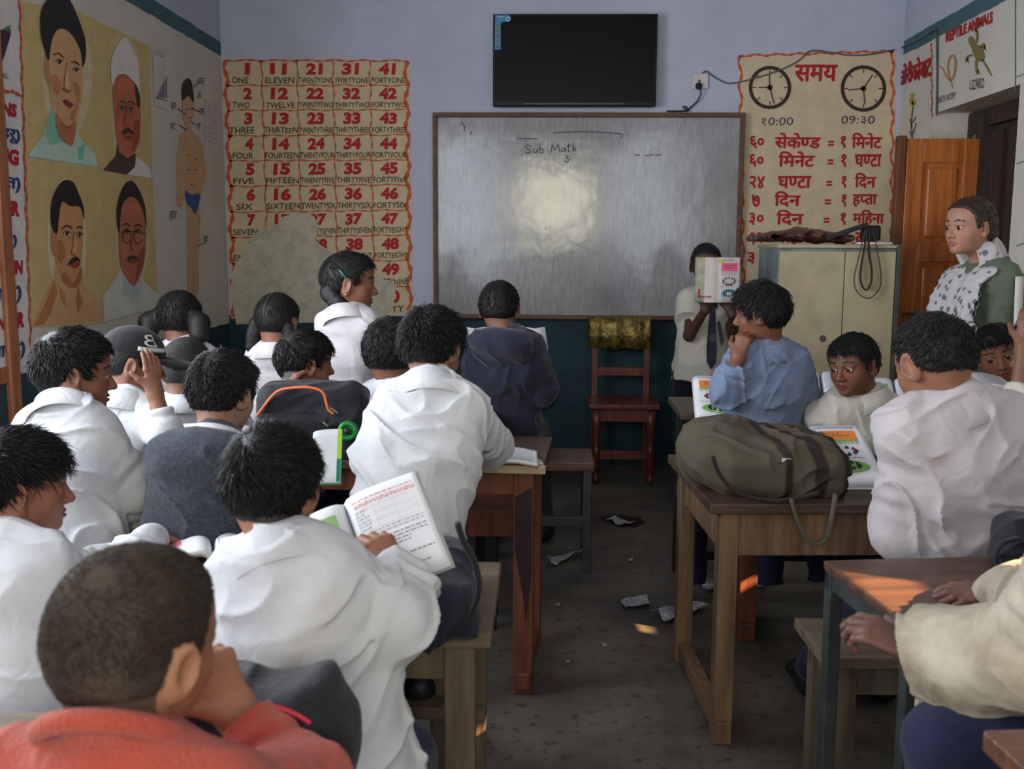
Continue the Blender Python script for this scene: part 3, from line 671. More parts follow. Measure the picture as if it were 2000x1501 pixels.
M = Mural(RIGHT, NR); M.text('तोरीकोबाट', [(1759, 128), (1820, 98), (1820, 150), (1759, 168)], RED, 2, 0.04); M.build('lettering', m_paint, flo)
M = Mural(RIGHT, NR); G2c = (92, 108, 70)
M.stroke([(1784, 205), (1781, 240), (1783, 272)], 2.2, G2c, 2, 3)
for a, b in (((1782, 250), (1777, 232)), ((1783, 262), (1790, 240)), ((1782, 240), (1790, 228)), ((1781, 268), (1777, 255))): M.stroke([a, ((a[0]+b[0])/2+1, (a[1]+b[1])/2), b], 2, G2c, 2, 2)
for c in ((1783, 186), (1781, 196), (1786, 200), (1783, 204)): M.ell(c, 4, 5, (178, 160, 50), 3)
M.build('painted_flower', m_paint, flo)
M = Mural(RIGHT, NR); wavy(M, (1820, 84), (1821, 228), 2.2, ORG, 20, 1.0); M.build('border', m_paint, flo)

# ================================================================ whiteboard, television, socket
YW = YB-0.03
wb = thing('whiteboard', 'large smudged whiteboard in a brown wooden frame on the front wall', 'whiteboard', WY(1147, 420, YB))
a = WY(846, 222, YW); b = WY(1446, 228, YW); c = WY(1441, 619, YW); d = WY(856, 619, YW)
x0, x1, z1, z0 = (a[0]+d[0])/2, (b[0]+c[0])/2, (a[2]+b[2])/2, (c[2]+d[2])/2
def board_mat():
    m = mat('whiteboard_surface', (164, 163, 164), 0.14, 0.3, 1.7, 0.0, rgb2=(120, 118, 121), spec=0.5, lo=0.4, hi=0.75)
    nt = m.node_tree; N = nt.nodes; L = nt.links; b = N['Principled BSDF']; mx = N[m['mixnode']]
    tc = N.new('ShaderNodeTexCoord'); mp = N.new('ShaderNodeMapping'); mp.inputs['Scale'].default_value = (30, 30, 5); L.new(tc.outputs['Object'], mp.inputs[0])
    n = N.new('ShaderNodeTexNoise'); n.inputs['Scale'].default_value = 2.4; n.inputs['Detail'].default_value = 10; n.inputs['Roughness'].default_value = 0.75; L.new(mp.outputs[0], n.inputs['Vector'])
    r = N.new('ShaderNodeMapRange'); r.inputs[1].default_value = 0.42; r.inputs[2].default_value = 0.75; L.new(n.outputs[0], r.inputs[0])
    x = N.new('ShaderNodeMix'); x.data_type = 'RGBA'; L.new(r.outputs[0], x.inputs[0]); L.new(mx.outputs[2], x.inputs[6]); x.inputs[7].default_value = (*hexc((116, 114, 118)), 1)
    L.new(x.outputs[2], b.inputs['Base Color'])
    n3 = N.new('ShaderNodeTexNoise'); n3.inputs['Scale'].default_value = 5; n3.inputs['Detail'].default_value = 3; L.new(tc.outputs['Object'], n3.inputs['Vector'])
    bp = N.new('ShaderNodeBump'); bp.inputs['Strength'].default_value = 0.08; bp.inputs['Distance'].default_value = 0.03; L.new(n3.outputs[0], bp.inputs['Height']); L.new(bp.outputs[0], b.inputs['Normal'])
    return m
mb = MB(); mb.box(((x0+x1)/2, YW+0.006, (z0+z1)/2), (x1-x0, 0.018, z1-z0)); mb.build('writing_surface', board_mat(), wb)
m_bf = wood('board_frame_wood', (116, 78, 54), (72, 48, 36), 'x', 0.6)
mb = MB(); fw = 0.026
mb.bm.free()
for z in (z1, z0): MB().box(((x0+x1)/2, YW-0.004, z), (x1-x0+fw, 0.045, fw), bev=0.004).build('frame_rail', m_bf, wb)
for x in (x0, x1): MB().box((x, YW-0.004, (z0+z1)/2), (fw, 0.044, z1-z0-fw), bev=0.004).build('frame_rail', m_bf, wb)
WBF = lambda px, py: WY(px, py, YW-0.005)
m_mark = mat('marker_ink', (64, 62, 70), 0.6, 0.1)
M = Mural(WBF, NB)
def hand(px):
    M.stroke(px, 1.8, (62, 60, 68), 0, 3)
for s_ in ([(1038, 286), (1030, 283), (1026, 288), (1034, 292), (1036, 298), (1026, 298)], [(1042, 290), (1042, 297), (1048, 297), (1049, 290), (1050, 298)], [(1054, 280), (1055, 298), (1061, 297), (1060, 291), (1054, 292)], [(1066, 292), (1067, 293)],
           [(1076, 298), (1079, 282), (1084, 294), (1090, 281), (1093, 297)], [(1103, 290), (1098, 289), (1097, 296), (1103, 294), (1104, 289), (1105, 296)], [(1111, 280), (1110, 296), (1113, 296)], [(1106, 286), (1116, 284)], [(1119, 278), (1119, 296), (1122, 288), (1125, 296)],
           [(1104, 303), (1110, 304), (1106, 308), (1112, 311), (1108, 316), (1102, 314)], [(901, 239), (907, 247), (906, 257)], [(921, 256), (918, 264)], [(1080, 259), (1140, 257), (1211, 261), (1212, 269)],
           [(1240, 302), (1250, 303)], [(1260, 304), (1276, 302)], [(1280, 303), (1292, 302)], [(1012, 270), (1050, 271)]): hand(s_)
M.build('handwriting', vcol_mat('marker_strokes', 0.5, 0.05), wb)
M = Mural(WBF, NB)
tv = thing('television', 'black flat television hung above the whiteboard', 'television', WY(1122, 118, YB))
a = WY(963, 27, YB-0.09); b = WY(1281, 208, YB-0.09)
mb = MB(); cx, cz = (a[0]+b[0])/2, (a[2]+b[2])/2; tw, th = b[0]-a[0], a[2]-b[2]
mb.box((cx, YB-0.072, cz), (tw, 0.035, th), bev=0.006)
m_tv = mat('television_plastic', (18, 18, 21), 0.4, 0.1, spec=0.2)
mb.build('casing', m_tv, tv); MB().box((cx, YB-0.045, cz-0.02), (tw*0.7, 0.03, th*0.6), bev=0.01).build('rear_housing', m_tv, tv)
mb = MB(); mb.box((cx, YB-0.0905, cz+0.008), (tw-0.022, 0.003, th-0.036)); mb.build('screen', mat('television_screen', (9, 9, 12), 0.3, 0.05, spec=0.12), tv)
mb = MB(); mb.box((cx, YB-0.093, cz-th/2+0.014), (tw*0.62, 0.008, 0.008), bev=0.002); mb.build('speaker_strip', mat('television_strip', (78, 78, 82), 0.3, 0.1, metal=0.5), tv)
for sx in (-0.2, 0.2): MB().box((cx+sx, YB-0.016, cz), (0.04, 0.03, 0.28)).build('wall_bracket', m_iron, tv)
STK = lambda px, py: WY(px, py, YB-0.0925)
M = Mural(STK, NB)
M.poly([(967, 29), (994, 29), (998, 33), (997, 40), (992, 43), (981, 43), (978, 48), (978, 97), (966, 97)], (70, 136, 176), 0); M.stroke([(970, 33), (985, 33)], 2.2, (160, 200, 200), 1, 0); M.stroke([(970, 39), (987, 39)], 1.0, (120, 180, 210), 1, 0)
for k in range(7): M.stroke([(986+k*0.0, 33), (987, 33)], 2, (170, 210, 225), 1, 0)
M.stroke([(992+4*math.cos(t), 37+4*math.sin(t)) for t in [k*math.pi/5 for k in range(10)]], 1.6, (200, 222, 232), 1, 2, True)
for i, cc in enumerate(((70, 92, 60), (60, 86, 66), (40, 66, 80), (36, 78, 112), (60, 60, 110))):
    M.ell((972, 50+i*10.3), 4.4, 4.4, (160, 190, 190), 1); M.ell((972, 50+i*10.3), 3.5, 3.5, cc, 2); M.stroke([(970, 50+i*10.3), (974, 50+i*10.3)], 1.4, (190, 210, 200), 3, 0)
M.build('sticker', m_paint, tv)
sk = thing('wall_socket', 'white wall socket with a black plug right of the television', 'socket', WY(1367, 158, YB))
a = WY(1352, 144, YB); b = WY(1382, 174, YB)
mb = MB(); mb.box(((a[0]+b[0])/2, YB-0.009, (a[2]+b[2])/2), (b[0]-a[0], 0.018, a[2]-b[2]), bev=0.004); mb.build('face_plate', mat('socket_plastic', (206, 202, 196), 0.4, 0.08), sk)
m_blk = mat('black_rubber', (24, 23, 24), 0.5, 0.1)
mb = MB(); p = WY(1366, 158, YB-0.02); mb.box(p, (0.012, 0.006, 0.012)); mb.build('pin_hole', m_blk, sk)
pc = tag(MB().tube([WY(1363, 168, YB-0.03), WY(1368, 172, YB-0.04), WY(1369, 184, YB-0.035), WY(1362, 198, YB-0.02), WY(1352, 207, YB-0.02), WY(1344, 214, YB-0.025), WY(1336, 212, YB-0.02), WY(1333, 208, YB-0.02), WY(1340, 208, YB-0.02), WY(1346, 216, YB-0.02), WY(1330, 217, YB-0.02), WY(1302, 217, YB-0.03)], 0.0045).build('power_cord', m_blk, None, True), 'black power cord looping from the wall socket down to the whiteboard top', 'cable')
mb = MB(); mb.lathe([(0.016, 0), (0.02, 0.008), (0.018, 0.022), (0.009, 0.028)], WY(1364, 168, YB-0.02), 12, (0.1, -1, -0.1)); mb.build('plug', m_blk, pc, True)
cb = MB().tube(catmull([WY(1371, 144, YB-0.01), WY(1380, 139, YB-0.01), WY(1395, 150, YB-0.01), WY(1420, 162, YB-0.008), WY(1445, 160, YB-0.008), WY(1490, 148, YB-0.01), WY(1530, 134, YB-0.01), WY(1560, 118, YB-0.01), WY(1584, 99, YB-0.01), WY(1620, 102, YB-0.008), WY(1660, 108, YB-0.01), WY(1700, 106, YB-0.01), WY(1748, 97, YB-0.01)], 4), 0.0042).build('wall_cable', mat('grey_cable', (92, 94, 100), 0.5, 0.1), None, True)
tag(cb, 'grey cable running from the socket across the time chart to the corner', 'cable')
cb = MB().tube([WX(1756, 96, XR-0.01), WX(1800, 74, XR-0.012), WX(1829, 55, XR-0.01), WX(1830, 130, XR-0.01), WX(1829, 224, XR-0.01)], 0.0045).build('wall_cable', mat('grey_cable', (92, 94, 100), 0.5, 0.1), None, True)
tag(cb, 'grey cable stapled down the edge of the reptile panel', 'cable')
# ================================================================ desks, benches, chair, cabinet
m_topd = wood('desk_top_dark', (92, 72, 60), (58, 46, 40), 'x', 0.38, 0.2)
m_topb = wood('desk_top_brown', (112, 76, 58), (70, 48, 40), 'x', 0.33, 0.2, coat=0.1)
m_topv = wood('desk_top_veneer', (96, 66, 50), (58, 42, 34), 'x', 0.42, 0.2)
m_red = wood('redbrown_wood', (124, 70, 46), (74, 40, 30), 'z', 0.5)
m_mid = wood('weathered_leg_wood', (134, 104, 76), (84, 62, 46), 'z', 0.6)
m_old = wood('old_grey_wood', (120, 104, 84), (74, 62, 50), 'x', 0.7)
m_oldz = wood('old_grey_wood_upright', (116, 100, 80), (70, 58, 48), 'z', 0.7)
m_steel = mat('grey_steel_paint', (70, 74, 74), 0.45, 0.25, 12, metal=0.35)
m_blks = mat('black_steel_paint', (40, 40, 42), 0.45, 0.25, 12, metal=0.3)
m_pale = wood('pale_edge_wood', (196, 178, 146), (150, 130, 100), 'x', 0.6)
def table(name, label, cat, ox, oy, rz, L, D, H, mt, ml, tt=0.028, leg=(0.055, 0.045), runner=True, apron=0.07, rail=None, steel=False, mirror=1, group=None, ends=(True, True), inset=0.03, stretch=None):
    """origin = the front corner nearest the aisle; mirror=+1 runs to the right, -1 to the left; local y goes towards the board"""
    t = thing(name, label, cat, (ox, oy, 0), rz, group); s = mirror
    mb = MB(); mb.box((s*L/2, D/2, H-tt/2), (L, D, tt), bev=0.004); mb.build('seat' if cat == 'bench' else 'tabletop', mt, t, local=True)
    for e in (0, 1):
        if not ends[e]: continue
        x = s*(inset+leg[0]/2 if e == 0 else L-inset-leg[0]/2)
        for y in (inset*0.6+leg[1]/2, D-inset*0.6-leg[1]/2):
            mb = MB(); mb.box((x, y, (H-tt)/2), (leg[0], leg[1], H-tt), bev=0.003); mb.build('leg', ml, t, local=True)
        if runner: MB().box((x, D/2, 0.045), (leg[0]*0.8, D+0.0, 0.05), bev=0.004).build('runner', ml, t, local=True)
        elif stretch: MB().box((x, D/2, stretch), (leg[0]*0.8, D-2*leg[1], 0.03), bev=0.002).build('runner', ml, t, local=True)
    if apron:
        for y in (inset*0.6+leg[1]/2, D-inset*0.6-leg[1]/2):
            MB().box((s*L/2, y, H-tt-apron/2), (L-2*inset, 0.02, apron), bev=0.002).build('apron', ml, t, local=True)
        MB().box((s*(inset+leg[0]/2), D/2, H-tt-apron/2), (0.02, D-2*inset, apron), bev=0.002).build('apron', ml, t, local=True)
    if rail: MB().box((s*L/2, rail[0], rail[1]), (L-2*inset, rail[2], rail[3]), bev=0.003).build('foot_rail', m_old if not steel else ml, t, local=True)
    return t
GL = 'desks and benches of the left block'
dA = table('school_desk', 'school desk with purple ink stained pale corner, right end facing the aisle on the left', 'desk', 0.0, 2.875, -0.06, 1.15, 0.44, 0.70, m_topd, m_red, mirror=-1, leg=(0.058, 0.05))
MB().box((-0.125, -0.004, 0.687), (0.26, 0.016, 0.024), bev=0.002).build('edge_strip', m_pale, dA, local=True)
m_stain = mat('stained_laminate', (196, 184, 178), 0.5, 0.3, 9, rgb2=(150, 140, 150), lo=0.4, hi=0.7)
MB().prism([(-0.36, 0.0, 0.7005), (0.0, 0.0, 0.7005), (-0.01, 0.05, 0.7005), (-0.06, 0.17, 0.7005), (-0.16, 0.26, 0.7005), (-0.36, 0.27, 0.7005)], (0, 0, 0.0012)).build('worn_laminate', m_stain, dA, local=True)
m_ink = mat('purple_ink', (116, 88, 160), 0.5, 0.4, 26, rgb2=(60, 40, 96), lo=0.3, hi=0.6)
MB().prism([(-0.02, 0.012, 0.702), (-0.03, 0.06, 0.702), (-0.07, 0.09, 0.702), (-0.10, 0.06, 0.702), (-0.13, 0.05, 0.702), (-0.10, 0.03, 0.702), (-0.06, 0.018, 0.702)], (0, 0, 0.0008)).build('ink_stain', m_ink, dA, local=True)
m_spill = mat('dark_spill', (48, 28, 38), 0.4, 0.2, 30)
MB().prism([(-0.085, 0.0155, 0.60), (-0.034, 0.0155, 0.63), (-0.033, 0.0155, 0.38), (-0.05, 0.0155, 0.22), (-0.058, 0.0155, 0.30), (-0.085, 0.0155, 0.45)], (0, -0.001, 0)).build('ink_run', m_spill, dA, local=True)
table('school_bench', 'wooden bench under the bent over boy in the middle of the left block', 'bench', -0.16, 2.10, -0.03, 1.5, 0.26, 0.42, m_old, m_oldz, mirror=-1)
table('school_bench', 'reddish bench with black steel legs behind the ink stained desk', 'bench', -0.09, 3.36, 0.0, 1.6, 0.26, 0.44, m_red, m_blks, tt=0.095, leg=(0.04, 0.03), apron=0, runner=False, stretch=0.15, mirror=-1, inset=0.07)
table('school_bench', 'brown bench with grey steel legs nearest the front chair', 'bench', 0.205, 4.06, 0.0, 1.75, 0.30, 0.455, m_topb, m_steel, tt=0.035, leg=(0.035, 0.03), apron=0.0, runner=False, stretch=0.2, rail=(0.05, 0.2, 0.03, 0.04), steel=True, mirror=-1, inset=0.01)
table('school_desk', 'far desk of the left block in front of the boy in the navy hoodie', 'desk', -0.015, 4.60, 0.0, 1.6, 0.36, 0.70, m_topd, m_blks, leg=(0.03, 0.03), runner=False, apron=0.03, mirror=-1)
table('school_desk', 'middle desk of the left block behind the black backpack with orange piping', 'desk', -0.2, 3.80, 0.0, 1.5, 0.2, 0.68, m_topd, m_blks, leg=(0.03, 0.03), runner=False, apron=0.04, mirror=-1)
dF = table('school_desk', 'weathered desk carrying the open book of the boy reading in front', 'desk', -0.09, 1.72, 0.0, 1.5, 0.42, 0.645, m_old, m_oldz, mirror=-1, rail=(0.37, 0.335, 0.07, 0.028))
table('school_bench', 'bench under the reading boy in the foreground', 'bench', -0.32, 1.32, 0.0, 1.3, 0.24, 0.42, m_old, m_oldz, mirror=-1)
table('school_desk', 'nearest left desk under the black backpack with red piping', 'desk', -0.25, 0.98, 0.0, 1.3, 0.30, 0.70, m_old, m_oldz, mirror=-1)
dB = table('school_desk', 'dark topped desk with brown wooden legs under the olive satchel', 'desk', 0.43, 2.585, 0.055, 0.95, 0.64, 0.665, m_topd, m_mid, leg=(0.05, 0.055), apron=0.12, rail=None)
table('school_bench', 'reddish wooden bench behind the satchel desk where two boys sit', 'bench', 0.63, 3.32, 0.0, 1.2, 0.24, 0.43, m_topd, m_red, leg=(0.06, 0.05))
table('school_desk', 'black steel framed desk beyond the satchel desk with open books on it', 'desk', 0.50, 3.72, 0.0, 0.95, 0.40, 0.72, m_topd, m_blks, leg=(0.03, 0.03), runner=False, stretch=0.12, apron=0.03, rail=(0.21, 0.12, 0.03, 0.035), steel=True)
table('school_bench', 'rough grey wooden bench under the large white shirted boy on the right', 'bench', 0.605, 2.12, 0.03, 1.3, 0.24, 0.45, m_old, m_oldz, leg=(0.05, 0.04))
dD = table('school_desk', 'sunlit brown desk with a grey steel frame at lower right', 'desk', 0.588, 1.60, 0.13, 1.15, 0.345, 0.72, m_topv, m_steel, tt=0.018, leg=(0.028, 0.028), apron=0.035, runner=False, stretch=0.3, inset=0.003)
table('school_desk', 'brown desk corner cut off at the bottom right edge', 'desk', 0.565, 0.86, 0.10, 1.0, 0.33, 0.745, m_topb, m_red)

# ---- red-brown chair with a gold cloth on its back
ch = thing('wooden_chair', 'red-brown wooden chair with turned legs and a gold cloth over its back', 'chair', (0.46, 5.82, 0))
m_ch = wood('chair_wood', (122, 56, 44), (74, 34, 30), 'z', 0.4, 0.15, coat=0.2)
XA, XB = WY(1152, 780, 5.75)[0], WY(1281, 780, 5.75)[0]; xc = (XA+XB)/2
zs = WY(1215, 789, 5.62)[2]; ztop = WY(1210, 622, 5.98)[2]
MB().box((xc, 5.80, zs-0.014), (XB-XA+0.02, 0.40, 0.028), bev=0.006).build('seat', m_ch, ch)
for y in (5.645, 5.965): MB().box((xc, y, zs-0.065), (XB-XA-0.05, 0.02, 0.075), bev=0.003).build('apron', m_ch, ch)
lp = [(0.016, 0), (0.022, 0.012), (0.022, 0.03), (0.013, 0.045), (0.018, 0.07), (0.026, 0.10), (0.020, 0.14), (0.024, 0.155), (0.024, 0.20), (0.016, 0.215), (0.023, 0.25), (0.019, 0.29), (0.026, 0.33), (0.026, zs-0.03)]
for x in (XA+0.035, XB-0.035):
    MB().lathe(lp, (x, 5.65, 0), 16).build('leg', m_ch, ch, True)
    MB().beam((x, 5.96, 0), (x, 5.985, ztop), 0.036, 0.034).build('leg', m_ch, ch)
MB().box((xc, 5.652, 0.165), (XB-XA-0.08, 0.022, 0.05), bev=0.003).build('stretcher', m_ch, ch)
MB().box((xc, 5.98, ztop-0.04), (XB-XA-0.06, 0.022, 0.07), bev=0.004).build('back_rail', m_ch, ch); MB().box((xc, 5.972, zs+0.14), (XB-XA-0.06, 0.02, 0.05), bev=0.004).build('back_rail', m_ch, ch)
m_gold = mat('gold_brocade', (150, 128, 62), 0.35, 0.4, 26, 0.5, 70, metal=0.55, rgb2=(70, 54, 30), lo=0.35, hi=0.62)
za = WY(1210, 681, 5.95)[2]
u = np.linspace(0, 1, 22); P = []
for (y, z) in [(6.005, za+0.05), (6.005, ztop-0.02), (5.998, ztop+0.012), (5.965, ztop+0.012), (5.955, ztop-0.03), (5.952, (ztop+za)/2), (5.952, za)]:
    P.append([(XA-0.005+(XB-XA-0.01)*t, y-0.006*math.sin(t*19)-0.004*math.sin(t*47), z+0.004*math.sin(t*13)) for t in u])
cl = MB().grid(np.array(P), 0.004).build('chair_cloth', m_gold, None, True)
tag(cl, 'shiny gold brocade cloth draped over the back of the red-brown chair', 'cloth')

# ---- steel cabinet
cab = thing('steel_cabinet', 'beige steel cabinet with grey side panel beneath the brown bag', 'cabinet', (1.7, 5.3, 0))
YC = 5.02
a = WY(1522, 478, YC); b = WY(1758, 480, YC); cxl, cxr, czt = a[0], b[0], a[2]
cl_ = WY(1477, 480, 5.5)[0]
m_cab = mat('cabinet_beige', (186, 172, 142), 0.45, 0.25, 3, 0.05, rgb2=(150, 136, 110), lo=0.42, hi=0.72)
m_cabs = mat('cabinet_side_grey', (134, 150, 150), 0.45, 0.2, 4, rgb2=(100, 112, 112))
m_cabd = mat('cabinet_edge', (84, 84, 80), 0.5, 0.2, 8)
yb = 5.50
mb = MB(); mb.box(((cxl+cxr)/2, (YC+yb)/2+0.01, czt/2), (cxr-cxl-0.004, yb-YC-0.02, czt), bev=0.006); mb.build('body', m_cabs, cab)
mb = MB(); mb.box(((cxl+cxr)/2, (YC+yb)/2, czt-0.006), (cxr-cxl+0.012, yb-YC+0.012, 0.016), bev=0.003); mb.build('top_panel', m_cab, cab)
xm = WY(1645, 600, YC)[0]
for x0_, x1_ in ((cxl+0.004, xm-0.002), (xm+0.002, cxr-0.02)):
    mb = MB(); mb.box(((x0_+x1_)/2, YC-0.002, (czt-0.03+0.09)/2), (x1_-x0_, 0.022, czt-0.03-0.09), bev=0.003); mb.build('door', m_cab, cab)
mb = MB(); mb.box((cxr-0.006, YC-0.004, czt/2), (0.022, 0.03, czt), bev=0.003); mb.build('edge_post', m_cabd, cab)
mb = MB(); mb.lathe([(0.016, 0), (0.016, 0.004), (0.01, 0.006)], (WY(1605, 660, YC)[0], YC-0.013, WY(1605, 660, YC)[2]), 12, (0, -1, 0)); mb.build('lock', m_cabd, cab)
CZ = czt+0.002
# ================================================================ smooth bodies from distance fields
_rt = np.random.RandomState(3).rand(32, 32, 32).astype(np.float32)
def vnoise(P):
    i = np.floor(P).astype(np.int32); f = (P-i).astype(np.float32); f = f*f*(3-2*f)
    x0, y0, z0 = (i[:, 0] & 31), (i[:, 1] & 31), (i[:, 2] & 31); x1, y1, z1 = (x0+1) & 31, (y0+1) & 31, (z0+1) & 31
    fx, fy, fz = f[:, 0], f[:, 1], f[:, 2]
    a = _rt[x0, y0, z0]*(1-fx)+_rt[x1, y0, z0]*fx; b = _rt[x0, y1, z0]*(1-fx)+_rt[x1, y1, z0]*fx
    c = _rt[x0, y0, z1]*(1-fx)+_rt[x1, y0, z1]*fx; d = _rt[x0, y1, z1]*(1-fx)+_rt[x1, y1, z1]*fx
    return (a*(1-fy)+b*fy)*(1-fz)+(c*(1-fy)+d*fy)*fz
def smin(a, b, k):
    h = np.maximum(k-np.abs(a-b), 0)/k
    return np.minimum(a, b)-h*h*k*0.25
def smax(a, b, k): return -smin(-a, -b, k)
def nrm(v): v = np.asarray(v, float); return v/(np.linalg.norm(v)+1e-12)
class Prim:
    def __init__(s, fn, lo, hi): s.fn = fn; s.lo = np.asarray(lo, float); s.hi = np.asarray(hi, float)
def cone(a, b, ra, rb, flat=False):
    a = np.asarray(a, float); b = np.asarray(b, float); ab = b-a; L2 = ab@ab+1e-12; d = ab/math.sqrt(L2)
    def fn(P):
        pa = P-a; t = np.clip(pa@ab/L2, 0, 1)
        r = np.sqrt(((pa-t[:, None]*ab)**2).sum(1))-(ra+(rb-ra)*t)
        if flat: r = np.maximum(r, (P-b)@d)
        return r
    R = max(ra, rb)
    return Prim(fn, np.minimum(a, b)-R, np.maximum(a, b)+R)
def ell(c, r, R=None):
    c = np.asarray(c, float); r = np.asarray(r, float)
    def fn(P):
        q = P-c
        if R is not None: q = q@R
        k0 = np.sqrt(((q/r)**2).sum(1)); k1 = np.sqrt(((q/(r*r))**2).sum(1))+1e-9
        return k0*(k0-1)/k1
    m = r.max()
    return Prim(fn, c-m, c+m)
def ecap(a, b, ra, rb, side, flat=False):
    """elliptical limb: ra, rb = (half width along side, half depth) at the two ends"""
    a = np.asarray(a, float); b = np.asarray(b, float); ab = b-a; L = np.linalg.norm(ab)+1e-9; z = ab/L
    x = np.asarray(side, float); x = nrm(x-z*(x@z)); y = np.cross(z, x)
    def fn(P):
        q = P-a; h = q@z; t = np.clip(h/L, 0, 1); rx = ra[0]+(rb[0]-ra[0])*t; ry = ra[1]+(rb[1]-ra[1])*t
        over = h-t*L; m = np.minimum(rx, ry)
        k = np.sqrt((q@x/rx)**2+(q@y/ry)**2+(over/m)**2)
        d = (k-1)*m*1.05
        if flat: d = np.maximum(d, h-L)
        return d
    R = max(max(ra), max(rb))
    return Prim(fn, np.minimum(a, b)-R, np.maximum(a, b)+R)
def extract(ops, h, disp=None, dmax=0.02):
    """ops: list of (prim, k, 'u'|'s').  Returns verts (N,3), quads (M,4) of the zero surface."""
    h = h*QF
    lo = np.min([o[0].lo for o in ops if o[2] == 'u'], 0)-dmax-2*h; hi = np.max([o[0].hi for o in ops if o[2] == 'u'], 0)+dmax+2*h
    B = 16
    nb = np.ceil((hi-lo)/(h*B)).astype(int); n = nb*B
    D = np.empty(n, np.float32)
    g = np.stack(np.meshgrid(*[np.arange(k) for k in nb], indexing='ij'), -1).reshape(-1, 3)
    cen = lo+(g*B+(B-1)/2)*h; half = h*B*0.5*1.74
    ds = [o[0].fn(cen) for o in ops]
    best = np.full(len(cen), 9.0)
    for o, d in zip(ops, ds):
        best = smin(best, d, o[1]) if o[2] == 'u' else smax(best, -d, o[1])
    un = np.min([d for o, d in zip(ops, ds) if o[2] == 'u'], 0)
    loc = (np.stack(np.meshgrid(*[np.arange(B)]*3, indexing='ij'), -1).reshape(-1, 3)*h)
    for bi in range(len(cen)):
        i, j, k = g[bi]*B
        lim = half*1.5+dmax
        if un[bi] > lim+0.03: D[i:i+B, j:j+B, k:k+B] = 1; continue
        if best[bi] < -lim-0.03 : D[i:i+B, j:j+B, k:k+B] = -1; continue
        P = lo+g[bi]*B*h+loc
        cur = None
        for o, d in zip(ops, ds):
            if o[2] == 'u':
                if d[bi] > un[bi]+2*lim+o[1] and d[bi] > lim: continue
                v = o[0].fn(P); cur = v if cur is None else smin(cur, v, o[1])
            elif cur is not None:
                if d[bi] > lim+o[1]: continue
                cur = smax(cur, -o[0].fn(P), o[1])
        if cur is None: cur = np.ones(len(P))
        if disp is not None:
            near = np.abs(cur) < dmax+2*h
            if near.any(): cur[near] = cur[near]+disp(P[near])
        D[i:i+B, j:j+B, k:k+B] = cur.reshape(B, B, B)
    ins = D < 0
    nx, ny, nz = n
    c = ins[:-1, :-1, :-1].astype(np.int8)
    c = c.copy()
    for dx, dy, dz in ((1,0,0),(0,1,0),(1,1,0),(0,0,1),(1,0,1),(0,1,1),(1,1,1)):
        c += ins[dx:nx-1+dx, dy:ny-1+dy, dz:nz-1+dz]
    act = np.argwhere((c > 0) & (c < 8))
    corners = np.array([(x, y, z) for x in (0, 1) for y in (0, 1) for z in (0, 1)])
    vals = np.stack([D[act[:, 0]+a, act[:, 1]+b_, act[:, 2]+e] for a, b_, e in corners], 1)
    acc = np.zeros((len(act), 3)); cnt = np.zeros(len(act))
    for a in range(8):
        for ax, bit in ((0, 4), (1, 2), (2, 1)):
            if a & bit: continue
            b_ = a | bit; va, vb = vals[:, a], vals[:, b_]
            cr = (va < 0) != (vb < 0)
            t = np.where(cr, va/np.where(cr, va-vb, 1), 0)
            p = corners[a][None, :].astype(float)+0*acc; p[:, ax] += t
            acc += p*cr[:, None]; cnt += cr
    verts = lo+(act+acc/cnt[:, None])*h
    idx = np.full((nx-1, ny-1, nz-1), -1, np.int32); idx[act[:, 0], act[:, 1], act[:, 2]] = np.arange(len(act))
    F = []
    for ax in range(3):
        sl0 = [slice(1, -1)]*3; sl1 = [slice(1, -1)]*3
        sl0[ax] = slice(0, -1); sl1[ax] = slice(1, None)
        A = ins[tuple(sl0)]; Bm = ins[tuple(sl1)]
        e = np.argwhere(A != Bm); off = np.array([1, 1, 1]); off[ax] = 0; e = e+off
        if not len(e): continue
        fl = ins[e[:, 0], e[:, 1], e[:, 2]]
        u, w = [q for q in range(3) if q != ax]
        du = np.zeros(3, int); du[u] = 1; dw = np.zeros(3, int); dw[w] = 1
        q = [e-du-dw, e-dw, e, e-du]
        ii = np.stack([idx[x[:, 0], x[:, 1], x[:, 2]] for x in q], 1)
        flip = fl if ax != 1 else ~fl
        ii[~flip] = ii[~flip][:, ::-1]
        F.append(ii)
    F = np.concatenate(F); F = F[(F >= 0).all(1)]
    return verts, F
def np_mesh(name, verts, faces, m, parent=None, col=None, smooth=True, tris=None, attach=True):
    me = bpy.data.meshes.new(name)
    if isinstance(faces, np.ndarray):
        k = faces.shape[1]; me.vertices.add(len(verts)); me.vertices.foreach_set('co', np.asarray(verts, np.float32).ravel())
        me.loops.add(len(faces)*k); me.loops.foreach_set('vertex_index', faces.astype(np.int32).ravel())
        me.polygons.add(len(faces)); me.polygons.foreach_set('loop_start', np.arange(0, len(faces)*k, k, dtype=np.int32))
        me.update(calc_edges=True)
    else:
        me.from_pydata([tuple(v) for v in verts], [], faces)
    if smooth: me.polygons.foreach_set('use_smooth', np.ones(len(me.polygons), bool))
    if col is not None: setcol(me, np.asarray(col, np.float32))
    if m is not None: me.materials.append(m)
    o = bpy.data.objects.new(name, me)
    if attach: link(o, parent)
    return o
def sdf_obj(name, ops, h, m, parent=None, disp=None, dmax=0.02, paint=None):
    v, f = extract(ops, h, disp, dmax)
    return np_mesh(name, v, f, m, parent, paint(v) if paint else None)

